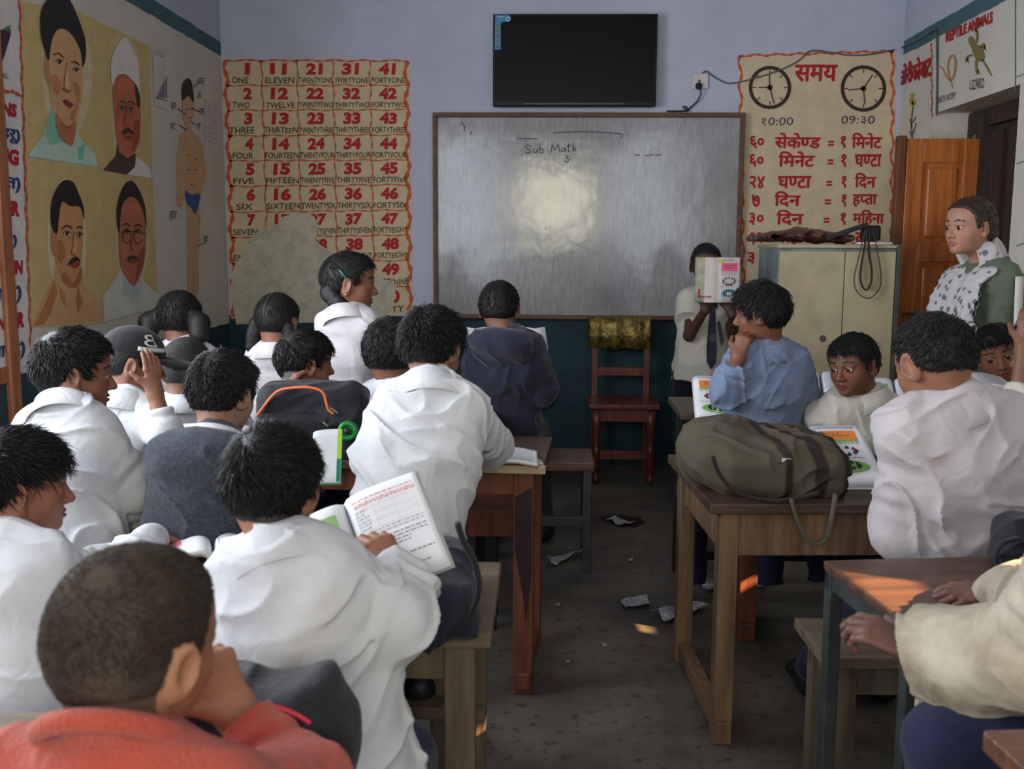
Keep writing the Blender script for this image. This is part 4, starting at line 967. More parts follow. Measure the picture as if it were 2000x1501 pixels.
# ---------------------------------------------------------------- people
def rotm(yaw, pitch=0.0, roll=0.0):
    """columns: right, facing, up.  yaw 0 faces the board, + turns to the right; pitch + looks down; roll + tips to the right"""
    y, p, r = math.radians(yaw), math.radians(pitch), math.radians(roll)
    Rz = np.array([[math.cos(y), math.sin(y), 0], [-math.sin(y), math.cos(y), 0], [0, 0, 1.]])
    Rx = np.array([[1, 0, 0], [0, math.cos(p), math.sin(p)], [0, -math.sin(p), math.cos(p)]])
    Ry = np.array([[math.cos(r), 0, math.sin(r)], [0, 1, 0], [-math.sin(r), 0, math.cos(r)]])
    return Rz@Rx@Ry
def _loc(fn_list): pass
def head_prim(H, R, s, ears=1.0, open_eyes=True):
    el = lambda c, r, Q=None: ell(c, r, Q).fn
    def rx(a): c, n = math.cos(a), math.sin(a); return np.array([[1, 0, 0], [0, c, -n], [0, n, c]])
    def rz(a): c, n = math.cos(a), math.sin(a); return np.array([[c, -n, 0], [n, c, 0], [0, 0, 1.]])
    U = [(el((0, -.05, .10), (.355, .43, .40)), .1), (el((0, .10, -.14), (.29, .29, .33)), .12), (el((0, .15, -.31), (.21, .20, .16)), .12), (el((0, .29, -.425), (.10, .085, .07)), .09),
         (el((0, .13, .16), (.29, .255, .25)), .1), (el((.165, .22, -.15), (.115, .10, .12)), .09), (el((-.165, .22, -.15), (.115, .10, .12)), .09),
         (cone((-.20, .30, .055), (-.05, .365, .05), .035, .04).fn, .05), (cone((.20, .30, .055), (.05, .365, .05), .035, .04).fn, .05)]
    N2 = [(cone((0, .365, .01), (0, .455, -.165), .028, .048).fn, .04), (el((.052, .405, -.18), (.038, .05, .034)), .02), (el((-.052, .405, -.18), (.038, .05, .034)), .02)]
    S1 = [(el((.145, .42, -.02), (.09, .065, .055)), .06), (el((-.145, .42, -.02), (.09, .065, .055)), .06)]
    LID = [(el((.142, .315, -.02), (.078, .076, .074)), .015), (el((-.142, .315, -.02), (.078, .076, .074)), .015)]
    SL = [(el((.145, .40, -.024), (.054, .07, .021), rz(-.25)), .008), (el((-.145, .40, -.024), (.054, .07, .021), rz(.25)), .008)]
    LIP = [(cone((-.095, .345, -.30), (-.02, .395, -.285), .014, .022).fn, .018), (cone((.095, .345, -.30), (.02, .395, -.285), .014, .022).fn, .018), (cone((-.07, .35, -.325), (0, .39, -.335), .016, .025).fn, .018), (cone((.07, .35, -.325), (0, .39, -.335), .016, .025).fn, .018)]
    MS = [(el((0, .43, -.3105), (.09, .07, .0075)), .008)]
    EAR = []
    for sg in (1, -1):
        Q = rz(sg*-.42)@rx(-.18)
        EAR.append((el((sg*.375*1.0, -.045, -.055), (.036*ears, .095*ears, .15*ears), Q), el((sg*.405, -.03, -.045), (.028, .05*ears, .09*ears), Q), el((sg*.352, -.01, -.165), (.03, .04, .05))))
    def fn(P):
        L = ((P-H)@R)/s
        d = np.full(len(L), 9.0)
        for f, k in U: d = smin(d, f(L), k)
        for f, k in S1: d = smax(d, -f(L), k)
        front = L[:, 1] > 0.1
        if front.any():
            Q = L[front]; e = d[front]
            for f, k in N2+LID: e = smin(e, f(Q), k)
            if open_eyes:
                for f, k in SL: e = smax(e, -f(Q), k)
            for f, k in LIP: e = smin(e, f(Q), k)
            for f, k in MS: e = smax(e, -f(Q), k)
            d[front] = e
        for a, b, c in EAR:
            ear = smax(a(L), -b(L), .03); ear = smin(ear, c(L), .03)
            d = smin(d, ear, .025)
        return d*s
    return Prim(fn, np.asarray(H)-.60*s, np.asarray(H)+.60*s)
HLY = [-.6, -.3, -.17, -.13, -.10, .05, .07, .12, .15, .20, .27, .45]
HLZ = [-.27, -.27, -.22, -.06, .07, .07, -.05, -.07, .05, .18, .27, .31]
def hairline(L, st):
    z = np.array(HLZ, float).copy()
    z[:3] += st.get('nape', 0.0); z[9:] += np.array([st.get('fringe', 0)*.6, st.get('fringe', 0), st.get('fringe', 0)])
    z[5:9] += st.get('side', 0.0)
    return L[:, 2]-np.interp(L[:, 1], HLY, z)
def hair_prim(H, R, s, st):
    t = st.get('t', .035); ts = st.get('ts', t*.8); tb = st.get('tb', t)
    base = ell((0, -.055, .10), (.355+ts, .432+tb, .402+t)).fn
    low = ell((0, -.13, -.02), (.31+ts, .325+tb*.7, .34)).fn
    fr = ell((0, .13, .18), (.29+ts*.8, .262+tb*.6, .25+t)).fn
    amp = st.get('amp', .012); fq = st.get('fq', 16.0); crown = np.array(st.get('crown', (.05, -.32, .42)))
    def fn(P):
        L = ((P-H)@R)/s
        d = smin(smin(base(L), low(L), .1), fr(L), .08)
        # tufts run away from the crown
        v = L-crown; rr = np.sqrt((v**2).sum(1))+1e-6; a = v/rr[:, None]
        d = d+amp*(2*vnoise(np.concatenate([a*fq, ], 1)+rr[:, None]*np.array([1.2, 1.0, 2.0]))-1)*np.minimum(1, rr*2.5)
        f = hairline(L, st)+.018*(2*vnoise(L*st.get('edge', 26.0))-1)
        return smax(d, -f*.8, .035)*s
    return Prim(fn, np.asarray(H)-.62*s, np.asarray(H)+.62*s)
def strands(v, f, H, R, s, st, n, parent, m, base=None):
    """short tapered locks lying on the hair"""
    rng = np.random.RandomState(int(abs(H[0])*1000)+5)
    a = v[f[:, 1]]-v[f[:, 0]]; b = v[f[:, 2]]-v[f[:, 0]]; N = np.cross(a, b); N /= np.linalg.norm(N, axis=1, keepdims=True)+1e-12
    C = v[f].mean(1); L = ((C-H)@R)/s
    rad = (C-H)/np.linalg.norm(C-H, axis=1, keepdims=True); al = np.abs(np.einsum('ij,ij->i', N, rad)) > .72
    ok = np.where(al & (L[:, 2] > st.get('zmin', -.22)) & (hairline(L, st) > .02) & (np.linalg.norm(L-np.array(st.get('crown', (.05, -.32, .42))), axis=1) > .07))[0]
    pick = rng.choice(ok, n); p = C[pick]; nn = N[pick]; L = L[pick]
    out = np.einsum('ij,ij->i', nn, (p-H)); nn = nn*np.sign(out)[:, None]
    crown = np.array(st.get('crown', (.05, -.32, .42)))
    fl = L-crown; fl = fl/(np.linalg.norm(fl, axis=1, keepdims=True)+1e-6)
    fl[:, 2] -= .5*np.clip(.25-L[:, 2], 0, 1)
    sw = st.get('swirl', .5); fl = fl+sw*np.stack([-fl[:, 1], fl[:, 0], 0*fl[:, 0]], 1)*np.exp(-np.linalg.norm(L-crown, axis=1)*4)[:, None]
    cl = np.stack([vnoise(L*7), vnoise(L*7+9.3), vnoise(L*7+17.7)], 1)-.5
    fl = fl+cl*st.get('mess', .8)+(rng.rand(n, 3)-.5)*st.get('mess2', .5)
    d = fl@R.T; d = d-nn*np.einsum('ij,ij->i', d, nn)[:, None]; d /= np.linalg.norm(d, axis=1, keepdims=True)+1e-9
    ln = st.get('len', .16)*s*(.55+.8*rng.rand(n))*np.where(L[:, 2] < .0, .55, 1.0); lift = st.get('lift', .035)*s*(.3+.7*rng.rand(n))*np.where(L[:, 2] < .0, .4, 1.0)
    w = st.get('w', .0075)*s*(.6+.8*rng.rand(n))
    sd = np.cross(nn, d)
    p0 = p-nn*(.012*s); p1 = p+d*(ln*.5)[:, None]+nn*(lift*.9)[:, None]; p2 = p+d*ln[:, None]+nn*(lift*.7-.25*ln*ln/s)[:, None]
    ring = lambda q, ww, up: [q+sd*ww[:, None], q-sd*ww[:, None], q+up*ww[:, None]*.8]
    vs = ring(p0, w, nn)+ring(p1, w*.8, nn)+[p2]
    Vv = np.stack(vs, 1).reshape(-1, 3); bi = (np.arange(n)*7)[:, None]
    F = []
    for i in range(3):
        j = (i+1) % 3
        F += [np.concatenate([bi+i, bi+j, bi+3+j], 1), np.concatenate([bi+i, bi+3+j, bi+3+i], 1), np.concatenate([bi+3+i, bi+3+j, bi+6], 1)]
    return Vv, np.concatenate(F)
def hand_ops(w, d, n, t, sc=.85, curl=.5, spread=.06, thumb=.5, k=.006):
    """w wrist, d towards the fingers, n out of the back of the hand, t towards the thumb"""
    d = nrm(d); n = np.asarray(n, float); n = nrm(n-d*(n@d)); t0 = np.cross(n, d); t = t0 if t0@np.asarray(t, float) > 0 else -t0
    O = []
    O.append((ecap(w-d*.01*sc, w+d*.078*sc, (.023*sc, .016*sc), (.035*sc, .0115*sc), t), .02, 'u'))
    bases = [(.080, .026), (.085, .009), (.082, -.008), (.074, -.024)]; lens = [.064, .072, .066, .052]
    cu = curl if hasattr(curl, '__len__') else [curl*x for x in (.9, 1, 1.05, 1.1)]
    for i, ((fx, ft), ln) in enumerate(zip(bases, lens)):
        p = w+d*fx*sc+t*ft*sc; ang = cu[i]*.55
        dd = nrm(d+t*(spread*(1.5-i)))
        r0 = (.0092-.0006*(i == 3))*sc
        for seg, (fr, a) in enumerate(((.46, .9), (.31, 1.0), (.23, .7))):
            q = p+(dd*math.cos(ang)-n*math.sin(ang))*ln*fr*sc
            O.append((cone(p, q, r0, r0*.9), k if seg == 0 else .003, 'u')); p = q; r0 *= .9; ang += cu[i]*a
    p = w+d*.022*sc+t*.022*sc; dd = nrm(d*.62+t*.75-n*.3)
    q = p+dd*.04*sc; O.append((cone(p, q, .0125*sc, .0105*sc), .012, 'u'))
    d2 = nrm(dd*(1-thumb*.5)+d*.6*thumb-n*.3*thumb); r_ = q+d2*.034*sc; O.append((cone(q, r_, .0105*sc, .008*sc), .004, 'u'))
    return O
m_skin = vcol_mat('skin', 0.55, 0.10, 26, 0.35, 0.06, 120)
m_hair = mat('black_hair', (19, 16, 16), 0.58, 0.3, 30, spec=0.36, bump=0.2, bscale=150)
m_hairb = mat('dark_brown_hair', (52, 34, 27), 0.42, 0.3, 30, spec=0.5, bump=0.2, bscale=150)
m_buzz = mat('shaved_hair', (64, 54, 47), 0.8, 0.35, 16, spec=0.25, bump=0.6, bscale=420, rgb2=(92, 79, 66), lo=.45, hi=.75)
m_eye = vcol_mat('eyeball', 0.12, 0.0, 10, 0.6)
def cloth(name, rgb, rough=.85, var=.07, bs=700, bump=.12, rgb2=None, sc=5, sheen=.1, rumple=.2):
    if name in _M: return _M[name]
    m = mat(name, rgb, rough, var, sc, bump, bs, spec=.2, rgb2=rgb2, sheen=sheen)
    nt = m.node_tree; N = nt.nodes; L = nt.links; b = N['Principled BSDF']; b0 = b.inputs['Normal'].links[0].from_node
    tc = N.new('ShaderNodeTexCoord'); n = N.new('ShaderNodeTexNoise'); n.inputs['Scale'].default_value = 17; n.inputs['Detail'].default_value = 3; n.inputs['Distortion'].default_value = 1.6
    L.new(tc.outputs['Object'], n.inputs['Vector'])
    bp = N.new('ShaderNodeBump'); bp.inputs['Strength'].default_value = rumple; bp.inputs['Distance'].default_value = 0.018
    L.new(n.outputs[0], bp.inputs['Height']); L.new(b0.outputs[0], bp.inputs['Normal']); L.new(bp.outputs[0], b.inputs['Normal'])
    return m
m_white = cloth('white_cotton', (198, 199, 203))
m_white2 = cloth('offwhite_cotton', (214, 212, 206), var=.1)
m_greyw = cloth('greyish_white_cotton', (184, 177, 180))
m_cream = cloth('cream_cotton', (196, 190, 178), var=.12)
m_pink = cloth('pinkish_white_cotton', (198, 192, 195))
m_dirty = cloth('soiled_white_cotton', (182, 173, 156), rgb2=(136, 124, 104), sc=9)
m_blue = cloth('light_blue_cotton', (112, 126, 154), var=.12)
m_navyh = cloth('navy_fleece', (40, 40, 58), bs=400, bump=.3, sheen=.2)
m_greyh = cloth('charcoal_melange', (62, 66, 76), bs=500, bump=.3, rgb2=(44, 47, 56), sc=130)
m_orange = cloth('coral_knit', (186, 80, 62), bs=260, bump=.6, var=.12, sheen=.2)
m_navy = cloth('navy_trouser', (34, 38, 66), var=.2)
m_black = cloth('black_trouser', (24, 24, 30), var=.2)
m_green = cloth('sage_jersey', (94, 104, 88), bs=300, bump=.25, var=.15)
m_redk = cloth('red_print_cloth', (150, 40, 52), rgb2=(60, 40, 48), sc=60)
m_shoe = mat('shoe_leather', (34, 31, 31), .5, .25, 20, .2, 60)
m_sole = mat('shoe_sole', (96, 92, 86), .7, .2)
def wrinkles(amp, seed, dirs=None, fold=.5):
    o = np.array([seed*3.1, seed*1.7, seed*2.3]); rs = np.random.RandomState(int(seed*97) % 9999)
    Qs = []
    for k in range(4):
        a = rs.randn(3); a[2] = abs(a[2])*.7+.2; a /= np.linalg.norm(a); b = np.cross(a, rs.randn(3)); b /= np.linalg.norm(b); c = np.cross(a, b)
        Qs.append((np.stack([a*(17+6*rs.rand()), b*6.5, c*6.5], 1), rs.rand(3)*20))
    def disp(P):
        w = np.stack([vnoise(P*7+o), vnoise(P*7+o+5.2), vnoise(P*7+o+9.7)], 1)-.5
        d = amp*1.2*(vnoise(P*9+w*1.5+o)-.5)
        for k, (Q, s) in enumerate(Qs):
            n = vnoise((P+w*.09)@Q+s); cr = np.clip(1-np.abs(2*n-1)*2.0, 0, 1)
            m = np.clip(vnoise(P*4.5+o*(1.1+k*.37)+k*3.3)*3.4-1.25, 0, 1)
            d = d-amp*.95*m*cr*cr
        return d
    return disp
def fold_set(base, folds):
    """folds: list of (point a, point b, spacing, reach, amp): creases crossing the line a-b"""
    def disp(P):
        d = base(P)
        for a, b, sp, reach, amp in folds:
            ab = b-a; L = np.linalg.norm(ab); z = ab/L; q = P-a; h = q@z; r = np.sqrt(np.maximum((q**2).sum(1)-h*h, 0))
            m = np.clip(1-np.abs(h-L/2)/(L/2+1e-6), 0, 1)*np.clip(1.5-r/reach, 0, 1)
            d = d+amp*m*np.sin(h/sp*6.283+2.6*vnoise(P*16)+vnoise(P*7)*5)
        return d
    return disp
def collar(name, N, up, fwd, r, h, m, parent, fall=.035, flare=1.45, gap=.5, ry=None, tilt=0.0):
    """folded shirt collar: stand and fall, open at the front by gap radians"""
    up = nrm(up); f = nrm(fwd-up*(np.asarray(fwd)@up)); x = np.cross(f, up); ry = ry or r
    P = []
    for i in range(41):
        a = -math.pi+gap/2+(2*math.pi-gap)*i/40 if True else 0
        # a measured from the back of the neck so that the opening is in front
        ca, sa = math.cos(a), math.sin(a); back = -f
        dirv = back*ca*ry/r + x*sa
        fr = 0.5-0.5*ca         # 0 behind, 1 in front
        row = []
        for rr, hh in ((1.0, -.012), (1.0, h*(.45-.15*fr)), (.98, h*(1-.45*fr)), (1.07, h*(1.02-.42*fr)), (1.22+.12*fr, h*.35-fall*.25), (flare+.25*fr, -fall*(.55+.9*fr))):
            row.append(N+dirv*(r*rr)+up*(hh-.012*fr))
        P.append(row)
    P = np.array(P)
    mb = MB(); mb.grid(P, 0.0022)
    return mb.build(name, m, parent, True)
def lerp(a, b, t): return np.asarray(a)*(1-t)+np.asarray(b)*t
def person(label, H, yaw, N, B, top, skin=(146, 94, 68), pitch=0.0, roll=0.0, hs=.205, tyaw=None, shw=.085, hair=None, hairm=None, arms=None, eyes=False, gaze=(0, 0), collar_=None, sleeve='long', pants=None, legs='sit', dist=2.0, infl=.016, wr=.006,
           ears=1.0, lips=None, depth=.078, group=None, folds=None, thigh=None, extra=None, shoulders=None, strand_n=1500, brow=True, torso_low=.06, hood=None, cuffw=1.0, yoke=True, sh_drop=.055, waist=1.0, stub=None, feet=True, slim=1.0):
    R = rotm(yaw, pitch, roll); H = np.asarray(H, float); N = np.asarray(N, float); B = np.asarray(B, float)
    ty = yaw*.3 if tyaw is None else tyaw
    a = math.radians(ty); F = np.array([math.sin(a), math.cos(a), 0]); X = np.array([math.cos(a), -math.sin(a), 0])
    U = nrm(N-B); hh = max(.0026, dist*.00135)
    root = thing('person', label, 'person', tuple(B*np.array([1, 1, 0])), 0.0, group)
    if shoulders: SL_, SR_ = [np.asarray(p, float) for p in shoulders]
    else:
        SR_ = N+X*shw-U*sh_drop; SL_ = N-X*shw-U*sh_drop
    S = {'L': SL_, 'R': SR_}; sg = {'L': -1, 'R': 1}
    A = {}
    for s in 'LR':
        sp = (arms or {}).get(s)
        if sp is None:
            e = S[s]-U*.17+F*.10+X*sg[s]*.03; w = e+F*.17-X*sg[s]*.04+np.array([0, 0, .0]); sp = dict(e=e, w=w)
        sp = dict(sp); sp['e'] = np.asarray(sp['e'], float); sp['w'] = np.asarray(sp['w'], float)
        A[s] = sp
    # ---- skin: one continuous body
    nb = H+R@np.array([0, -.13, -.22])*hs
    ops = [(head_prim(H, R, hs, ears, True), .02, 'u'), (cone(nb, N-U*.015, .222*hs, .235*hs*slim), .035, 'u'), (ecap(N-U*.05, B, (shw*.62, depth*.7), (shw*.66, depth*.7), X), .05, 'u')]
    for s in 'LR':
        ops.append((cone(N-U*.045, S[s]-X*sg[s]*.02-U*.012, .030, .030), .03, 'u')); sp = A[s]
        ops.append((cone(S[s]-X*sg[s]*.012-U*.012, sp['e'], .030, .027), .03, 'u')); ops.append((cone(sp['e'], sp['w'], .029, .0195), .015, 'u'))
        if 'hd' in sp: ops += hand_ops(sp['w'], sp['hd'], sp['hn'], sp.get('ht', -X*sg[s]), sp.get('hs', .85), sp.get('curl', .4), sp.get('spread', .06), sp.get('thumb', .5))
        elif sp.get('hand', True): ops += hand_ops(sp['w'], sp['w']-sp['e'], (0, 0, 1), -X*sg[s], .82, .5)
    st = dict(hair or {})
    sk = np.array(hexc(skin))*np.array([.74, .76, .80]); lp = np.array(hexc(lips)) if lips else sk*np.array([.80, .55, .55])
    dk = np.array(hexc((34, 26, 24))); scalp = np.array(hexc(stub)) if stub else None
    def paint(v):
        L = ((v-H)@R)/hs; c = np.tile(sk, (len(v), 1)); m = (np.abs(L[:, 1]) < .55) & (np.abs(L[:, 2]) < .6) & (np.abs(L[:, 0]) < .45)
        li = m & (L[:, 1] > .33) & (np.abs(L[:, 0]) < .105) & (L[:, 2] > -.358) & (L[:, 2] < -.268) & (np.abs(L[:, 2]+.311) < .05*(1-(L[:, 0]/.115)**2)+.004)
        c[li] = lp
        ch = np.exp(-(((np.abs(L[:, 0])-.17)/.1)**2+((L[:, 2]+.15)/.1)**2))*(L[:, 1] > .1)*m
        c = c*(1+ch[:, None]*np.array([.10, -.05, -.08]))
        if brow:
            ax = np.abs(L[:, 0]); tt = np.clip((ax-.05)/.2, 0, 1); zz = .092+.022*np.sin(tt*3.0)-.016*tt
            b_ = m & (L[:, 1] > .2) & (ax > .055) & (ax < .25) & (np.abs(L[:, 2]-zz) < .019*(1.15-ax*2.2))
            c[b_] = dk
        es = m & (L[:, 1] > .25) & (np.abs(np.abs(L[:, 0])-.145) < .075) & (np.abs(L[:, 2]+.012-.016) < .008)
        c[es] = c[es]*.35
        f = hairline(L, st)
        s_ = m & (f > .01) & (((L-np.array([0, -.05, .1]))/np.array([.37, .45, .42])) ** 2).sum(1).__gt__(.82)
        s_ &= ~((np.abs(L[:, 0]) > .365) & (np.abs(L[:, 2]+.05) < .2))
        c[s_] = dk if scalp is None else scalp
        return c
    sdf_obj('body', ops, hh, m_skin, root, None, .006, paint)
    # ---- eyes
    if eyes:
        gx, gz = gaze
        for sx in (.142, -.142):
            c0 = H+R@np.array([sx, .318, -.022])*hs; r = .071*hs
            lat, lon = np.meshgrid(np.linspace(0, math.pi, 25), np.linspace(0, 2*math.pi, 32, endpoint=False), indexing='ij')
            z = nrm(R@np.array([gx, 1, gz])); x = nrm(np.cross(z, R[:, 2])); y = np.cross(x, z)
            pts = c0+r*(np.cos(lat)[..., None]*z+np.sin(lat)[..., None]*(np.cos(lon)[..., None]*x+np.sin(lon)[..., None]*y))
            col = np.tile(np.array([.46, .43, .40]), (25, 32, 1)); col[lat < .66] = hexc((48, 30, 22)); col[lat < .32] = (.01, .01, .01)
            vv = pts.reshape(-1, 3); F_ = np.array([(i*32+j, i*32+(j+1) % 32, (i+1)*32+(j+1) % 32, (i+1)*32+j) for i in range(24) for j in range(32)])
            np_mesh('eye', vv, F_, m_eye, root, col.reshape(-1, 3))
    # ---- hair
    if hair is not None:
        hm = hairm or m_hair
        hv, hf = extract([(hair_prim(H, R, hs, st), .02, 'u')]+[(p, k, 'u') for p, k in (st.get('more', lambda *_: [])(H, R, hs))], max(.0028, hh*.95), None, .006)
        if strand_n:
            sv, sf = strands(hv, hf, H, R, hs, st, strand_n, root, hm)
            tri = np.concatenate([hf[:, [0, 1, 2]], hf[:, [0, 2, 3]]]); Fa = np.concatenate([tri, sf+len(hv)])
            np_mesh('hair', np.concatenate([hv, sv]), Fa, hm, root)
        else: np_mesh('hair', hv, hf, hm, root)
    # ---- top
    if top is not None:
        e = infl; C = lerp(B, N, .70)
        wsh = shw/.105
        so = [(ecap(C, B-U*torso_low, (.120*wsh+e, depth+e), (.128*wsh*waist+e, depth+e+.012), X, True), .05, 'u'),
              (ecap(C, N-U*.055, (.118*wsh+e, depth+e), (.075+e, .045+e), X), .05, 'u'),
              (cone(N-U*.03, N-U*.022, .044+e*.4, .044+e*.4), .03, 'u')]
        cuff = {}
        for s in 'LR':
            sp = A[s]; Sx = S[s]
            so.append((cone(N-U*.030, Sx-X*sg[s]*.015, .038+e*.5, .034+e), .045, 'u'))
            so.append((cone(C+X*sg[s]*.06*wsh, Sx-X*sg[s]*.03-U*.03, .05+e*.6, .04+e*.6), .05, 'u'))
            ef = lerp(Sx, sp['e'], .55) if sleeve == 'short' else sp['e']
            if sleeve == 'short':
                so.append((cone(Sx-X*sg[s]*.012-U*.01, ef, .040+e*.8, .043+e, True), .03, 'u'))
            else:
                wv = sp['w']-sp['e']; wl = np.linalg.norm(wv); wend = sp['w']-wv/wl*sp.get('bare', .012)
                so.append((cone(Sx-X*sg[s]*.012-U*.01, sp['e'], .037+e*.75, .034+e*.8), .018, 'u'))
                so.append((cone(sp['e'], wend, .034+e*.8, (.024+e*.55)*cuffw*sp.get('cw', 1), True), .02, 'u'))
        base = wrinkles(wr, abs(H[0]*7+H[1]*3)+1)
        fl = []
        for s in 'LR':
            sp = A[s]
            fl.append((lerp(S[s], sp['e'], .2), lerp(S[s], sp['e'], 1.0), .042, .055, wr*.7)); fl.append((lerp(sp['e'], sp['w'], .0), lerp(sp['e'], sp['w'], .95), .036, .05, wr*.7))
        for q in (folds or []): fl.append(q)
        shirt = sdf_obj('shirt' if collar_ != 'hood' else 'sweatshirt', so, hh*1.25, top, root, fold_set(base, fl), wr*3.2)
        if collar_ in ('shirt', 'hood'):
            cm = hood.get('collar') if hood else top
            if cm is not None: collar('collar', N-U*.012, nrm(lerp(U, nrm(nb-N), .6)), R[:, 1] if abs(yaw-ty) < 50 else F, .050+e*.4, .036, cm, shirt)
        if collar_ == 'crew':
            up_ = nrm(lerp(U, nrm(nb-N), .35)); x_ = nrm(np.cross(F, up_)); y_ = np.cross(up_, x_)
            MB().tube([N+up_*.014+(x_*math.cos(t)+y_*math.sin(t))*(.053+e*.4)-up_*.02*math.sin(t) for t in np.linspace(0, 2*math.pi, 40, endpoint=False)], .011, 8, True).build('collar', top, shirt, True)
    # ---- trousers and shoes
    if pants is not None:
        hipw = .075; hb = B-np.array([0, 0, .02]); po = []; shoe = []
        for s in 'LR':
            hp = hb+X*sg[s]*hipw
            if legs == 'sit': kn = hp+F*.34+X*sg[s]*.03+np.array([0, 0, .0]); kn[2] = .435; an = kn-F*.03; an = np.array([an[0], an[1], .085])
            elif legs == 'stand': kn = np.array([hp[0], hp[1], hp[2]*.52])+F*.01; an = np.array([hp[0], hp[1], .085])
            else: kn, an = [np.asarray(p, float) for p in legs[s]]
            po += [(cone(hp, kn, .07, .055), .04, 'u'), (cone(kn, an, .053, .044, True), .03, 'u')]
            if feet:
                tip = an+F*.13; shoe.append((an, tip))
        po.append((ecap(hb-X*.03, hb+X*.03, (.09, .10), (.09, .10), F), .05, 'u'))
        sdf_obj('trousers', po, max(.006, hh*1.8), pants, root, wrinkles(.006, H[0]*5+2), .02)
        for an, tip in shoe:
            z0 = an[2]-.085; an = np.array([an[0], an[1], z0+.045]); tip = np.array([tip[0], tip[1], z0+.033])
            so = [(ecap(an-F*.04, an+F*.02, (.034, .04), (.036, .042), X), .02, 'u'), (ecap(an+np.array([0, 0, -.008]), tip, (.036, .036), (.036, .026), X), .03, 'u'), (cone(an+np.array([0, 0, .03]), an+np.array([0, 0, .055]), .033, .036, True), .02, 'u'), (Prim(lambda P, z=z0: P[:, 2]-z-.004, an, an), .004, 's')]
            sdf_obj('shoe', so, max(.005, hh*1.4), m_shoe, root)
    info = dict(root=root, R=R, H=H, N=N, B=B, U=U, F=F, X=X, S=S, A=A, hs=hs, hh=hh, nb=nb)
    if extra: extra(info)
    return info
# ================================================================ the people
W = WY
def PX(px, y, z): return V(WY(px, 1000, y)[0], y, z)
def ponytail(pts, radii, k=.02):
    def more(H, R, s):
        L = [H+R@np.array(p)*s for p in pts]
        return [(cone(L[i], L[i+1], radii[i]*s, radii[i+1]*s), k) for i in range(len(L)-1)]
    return more
def braid(pts, r0, r1, n, s):
    """plaited tail along world points"""
    c = catmull(pts, 8); ops = []
    for i in range(n):
        p = c[int(i*(len(c)-1)/(n-1))]; q = c[min(len(c)-1, int(i*(len(c)-1)/(n-1))+1)]; t = nrm(q-p+1e-6)
        r = r0+(r1-r0)*i/(n-1); sd = nrm(np.cross(t, [0, 1, .2]))*(1 if i % 2 else -1)
        ops.append((ell(p+sd*r*.35, (r, r, r*1.15)), .006, 'u'))
    return ops
def hood_part(i, m, w=1.0):
    N, U, F, X = i['N'], i['U'], i['F'], i['X']
    ring = [N+F*.03*math.cos(t)*1.0-F*.0+X*.085*w*math.sin(t)-F*.055*(1-math.cos(t))*.5+U*(-.03-.02*math.cos(t)) for t in np.linspace(.5, 2*math.pi-.5, 15)]
    o = [(cone(ring[k], ring[k+1], .03, .03), .03, 'u') for k in range(14)]
    bk = N-F*.095
    o.append((ecap(bk-U*.01, bk-U*.13+F*.012, (.105*w, .032), (.05*w, .022), X), .05, 'u'))
    o.append((ecap(bk-U*.03-F*.005, bk-U*.05-F*.005, (.07*w, .02), (.06*w, .01), X), .02, 's'))
    sdf_obj('hood', o, i['hh']*1.2, m, i['root'], wrinkles(.007, 3.3+N[0]), .02)
SKA, SKB, SKC, SKD = (136, 92, 70), (118, 78, 60), (148, 106, 82), (104, 68, 54)

# 1 foreground boy, shaved head, coral sweater
person('boy with shaved head and coral knitted sweater in the foreground, cheek on his fist', W(268, 1250, .93), 26, W(222, 1474, .86), V(-.37, .80, .50), m_orange, skin=(178, 124, 92), pitch=4, roll=4, hs=.184, tyaw=12, shw=.112, sh_drop=.04,
       hair=dict(t=.014, ts=.012, tb=.012, amp=.002, edge=40, len=.035, lift=.012, w=.0028, mess2=.9, nape=-.10, crown=(.05, -.30, .40)), hairm=m_buzz, stub=(84, 64, 52), strand_n=9000,
       arms=dict(R=dict(e=W(592, 1545, 1.02), w=W(462, 1392, 1.08), hd=nrm(W(412, 1300, 1.07)-W(462, 1392, 1.08)), hn=(.62, -.74, .2), ht=(-.7, -.6, 0), curl=2.2, thumb=1.3, hs=.85, bare=.02), L=dict(e=W(-120, 1560, 1.0), w=W(20, 1600, 1.1), hand=False)),
       collar_='crew', pants=m_navy, dist=1.3, wr=.004, infl=.02, brow=True, feet=False)
# 2 boy at the left edge
person('boy with spiky fringe and white shirt at the left edge, forearm stretched along the desk', W(42, 945, 1.80), 62, W(12, 1056, 1.74), V(-.86, 1.50, .52), m_white, skin=(150, 96, 72), pitch=3, hs=.182, tyaw=15, shw=.09,
       hair=dict(t=.04, ts=.014, tb=.02, amp=.012, nape=.10, side=.13, fringe=-.08, len=.24, lift=.035, mess=.9), stub=(58, 48, 42), strand_n=3600,
       arms=dict(R=dict(e=W(215, 1125, 1.86), w=W(300, 1052, 2.12), hd=(.9, .45, -.05), hn=(0, 0, 1), ht=(-.4, .8, 0), curl=.35), L=dict(e=W(-160, 1200, 1.8), w=W(-60, 1150, 2.0), hand=False)),
       collar_='shirt', pants=m_navy, dist=1.8, wr=.008, feet=False)
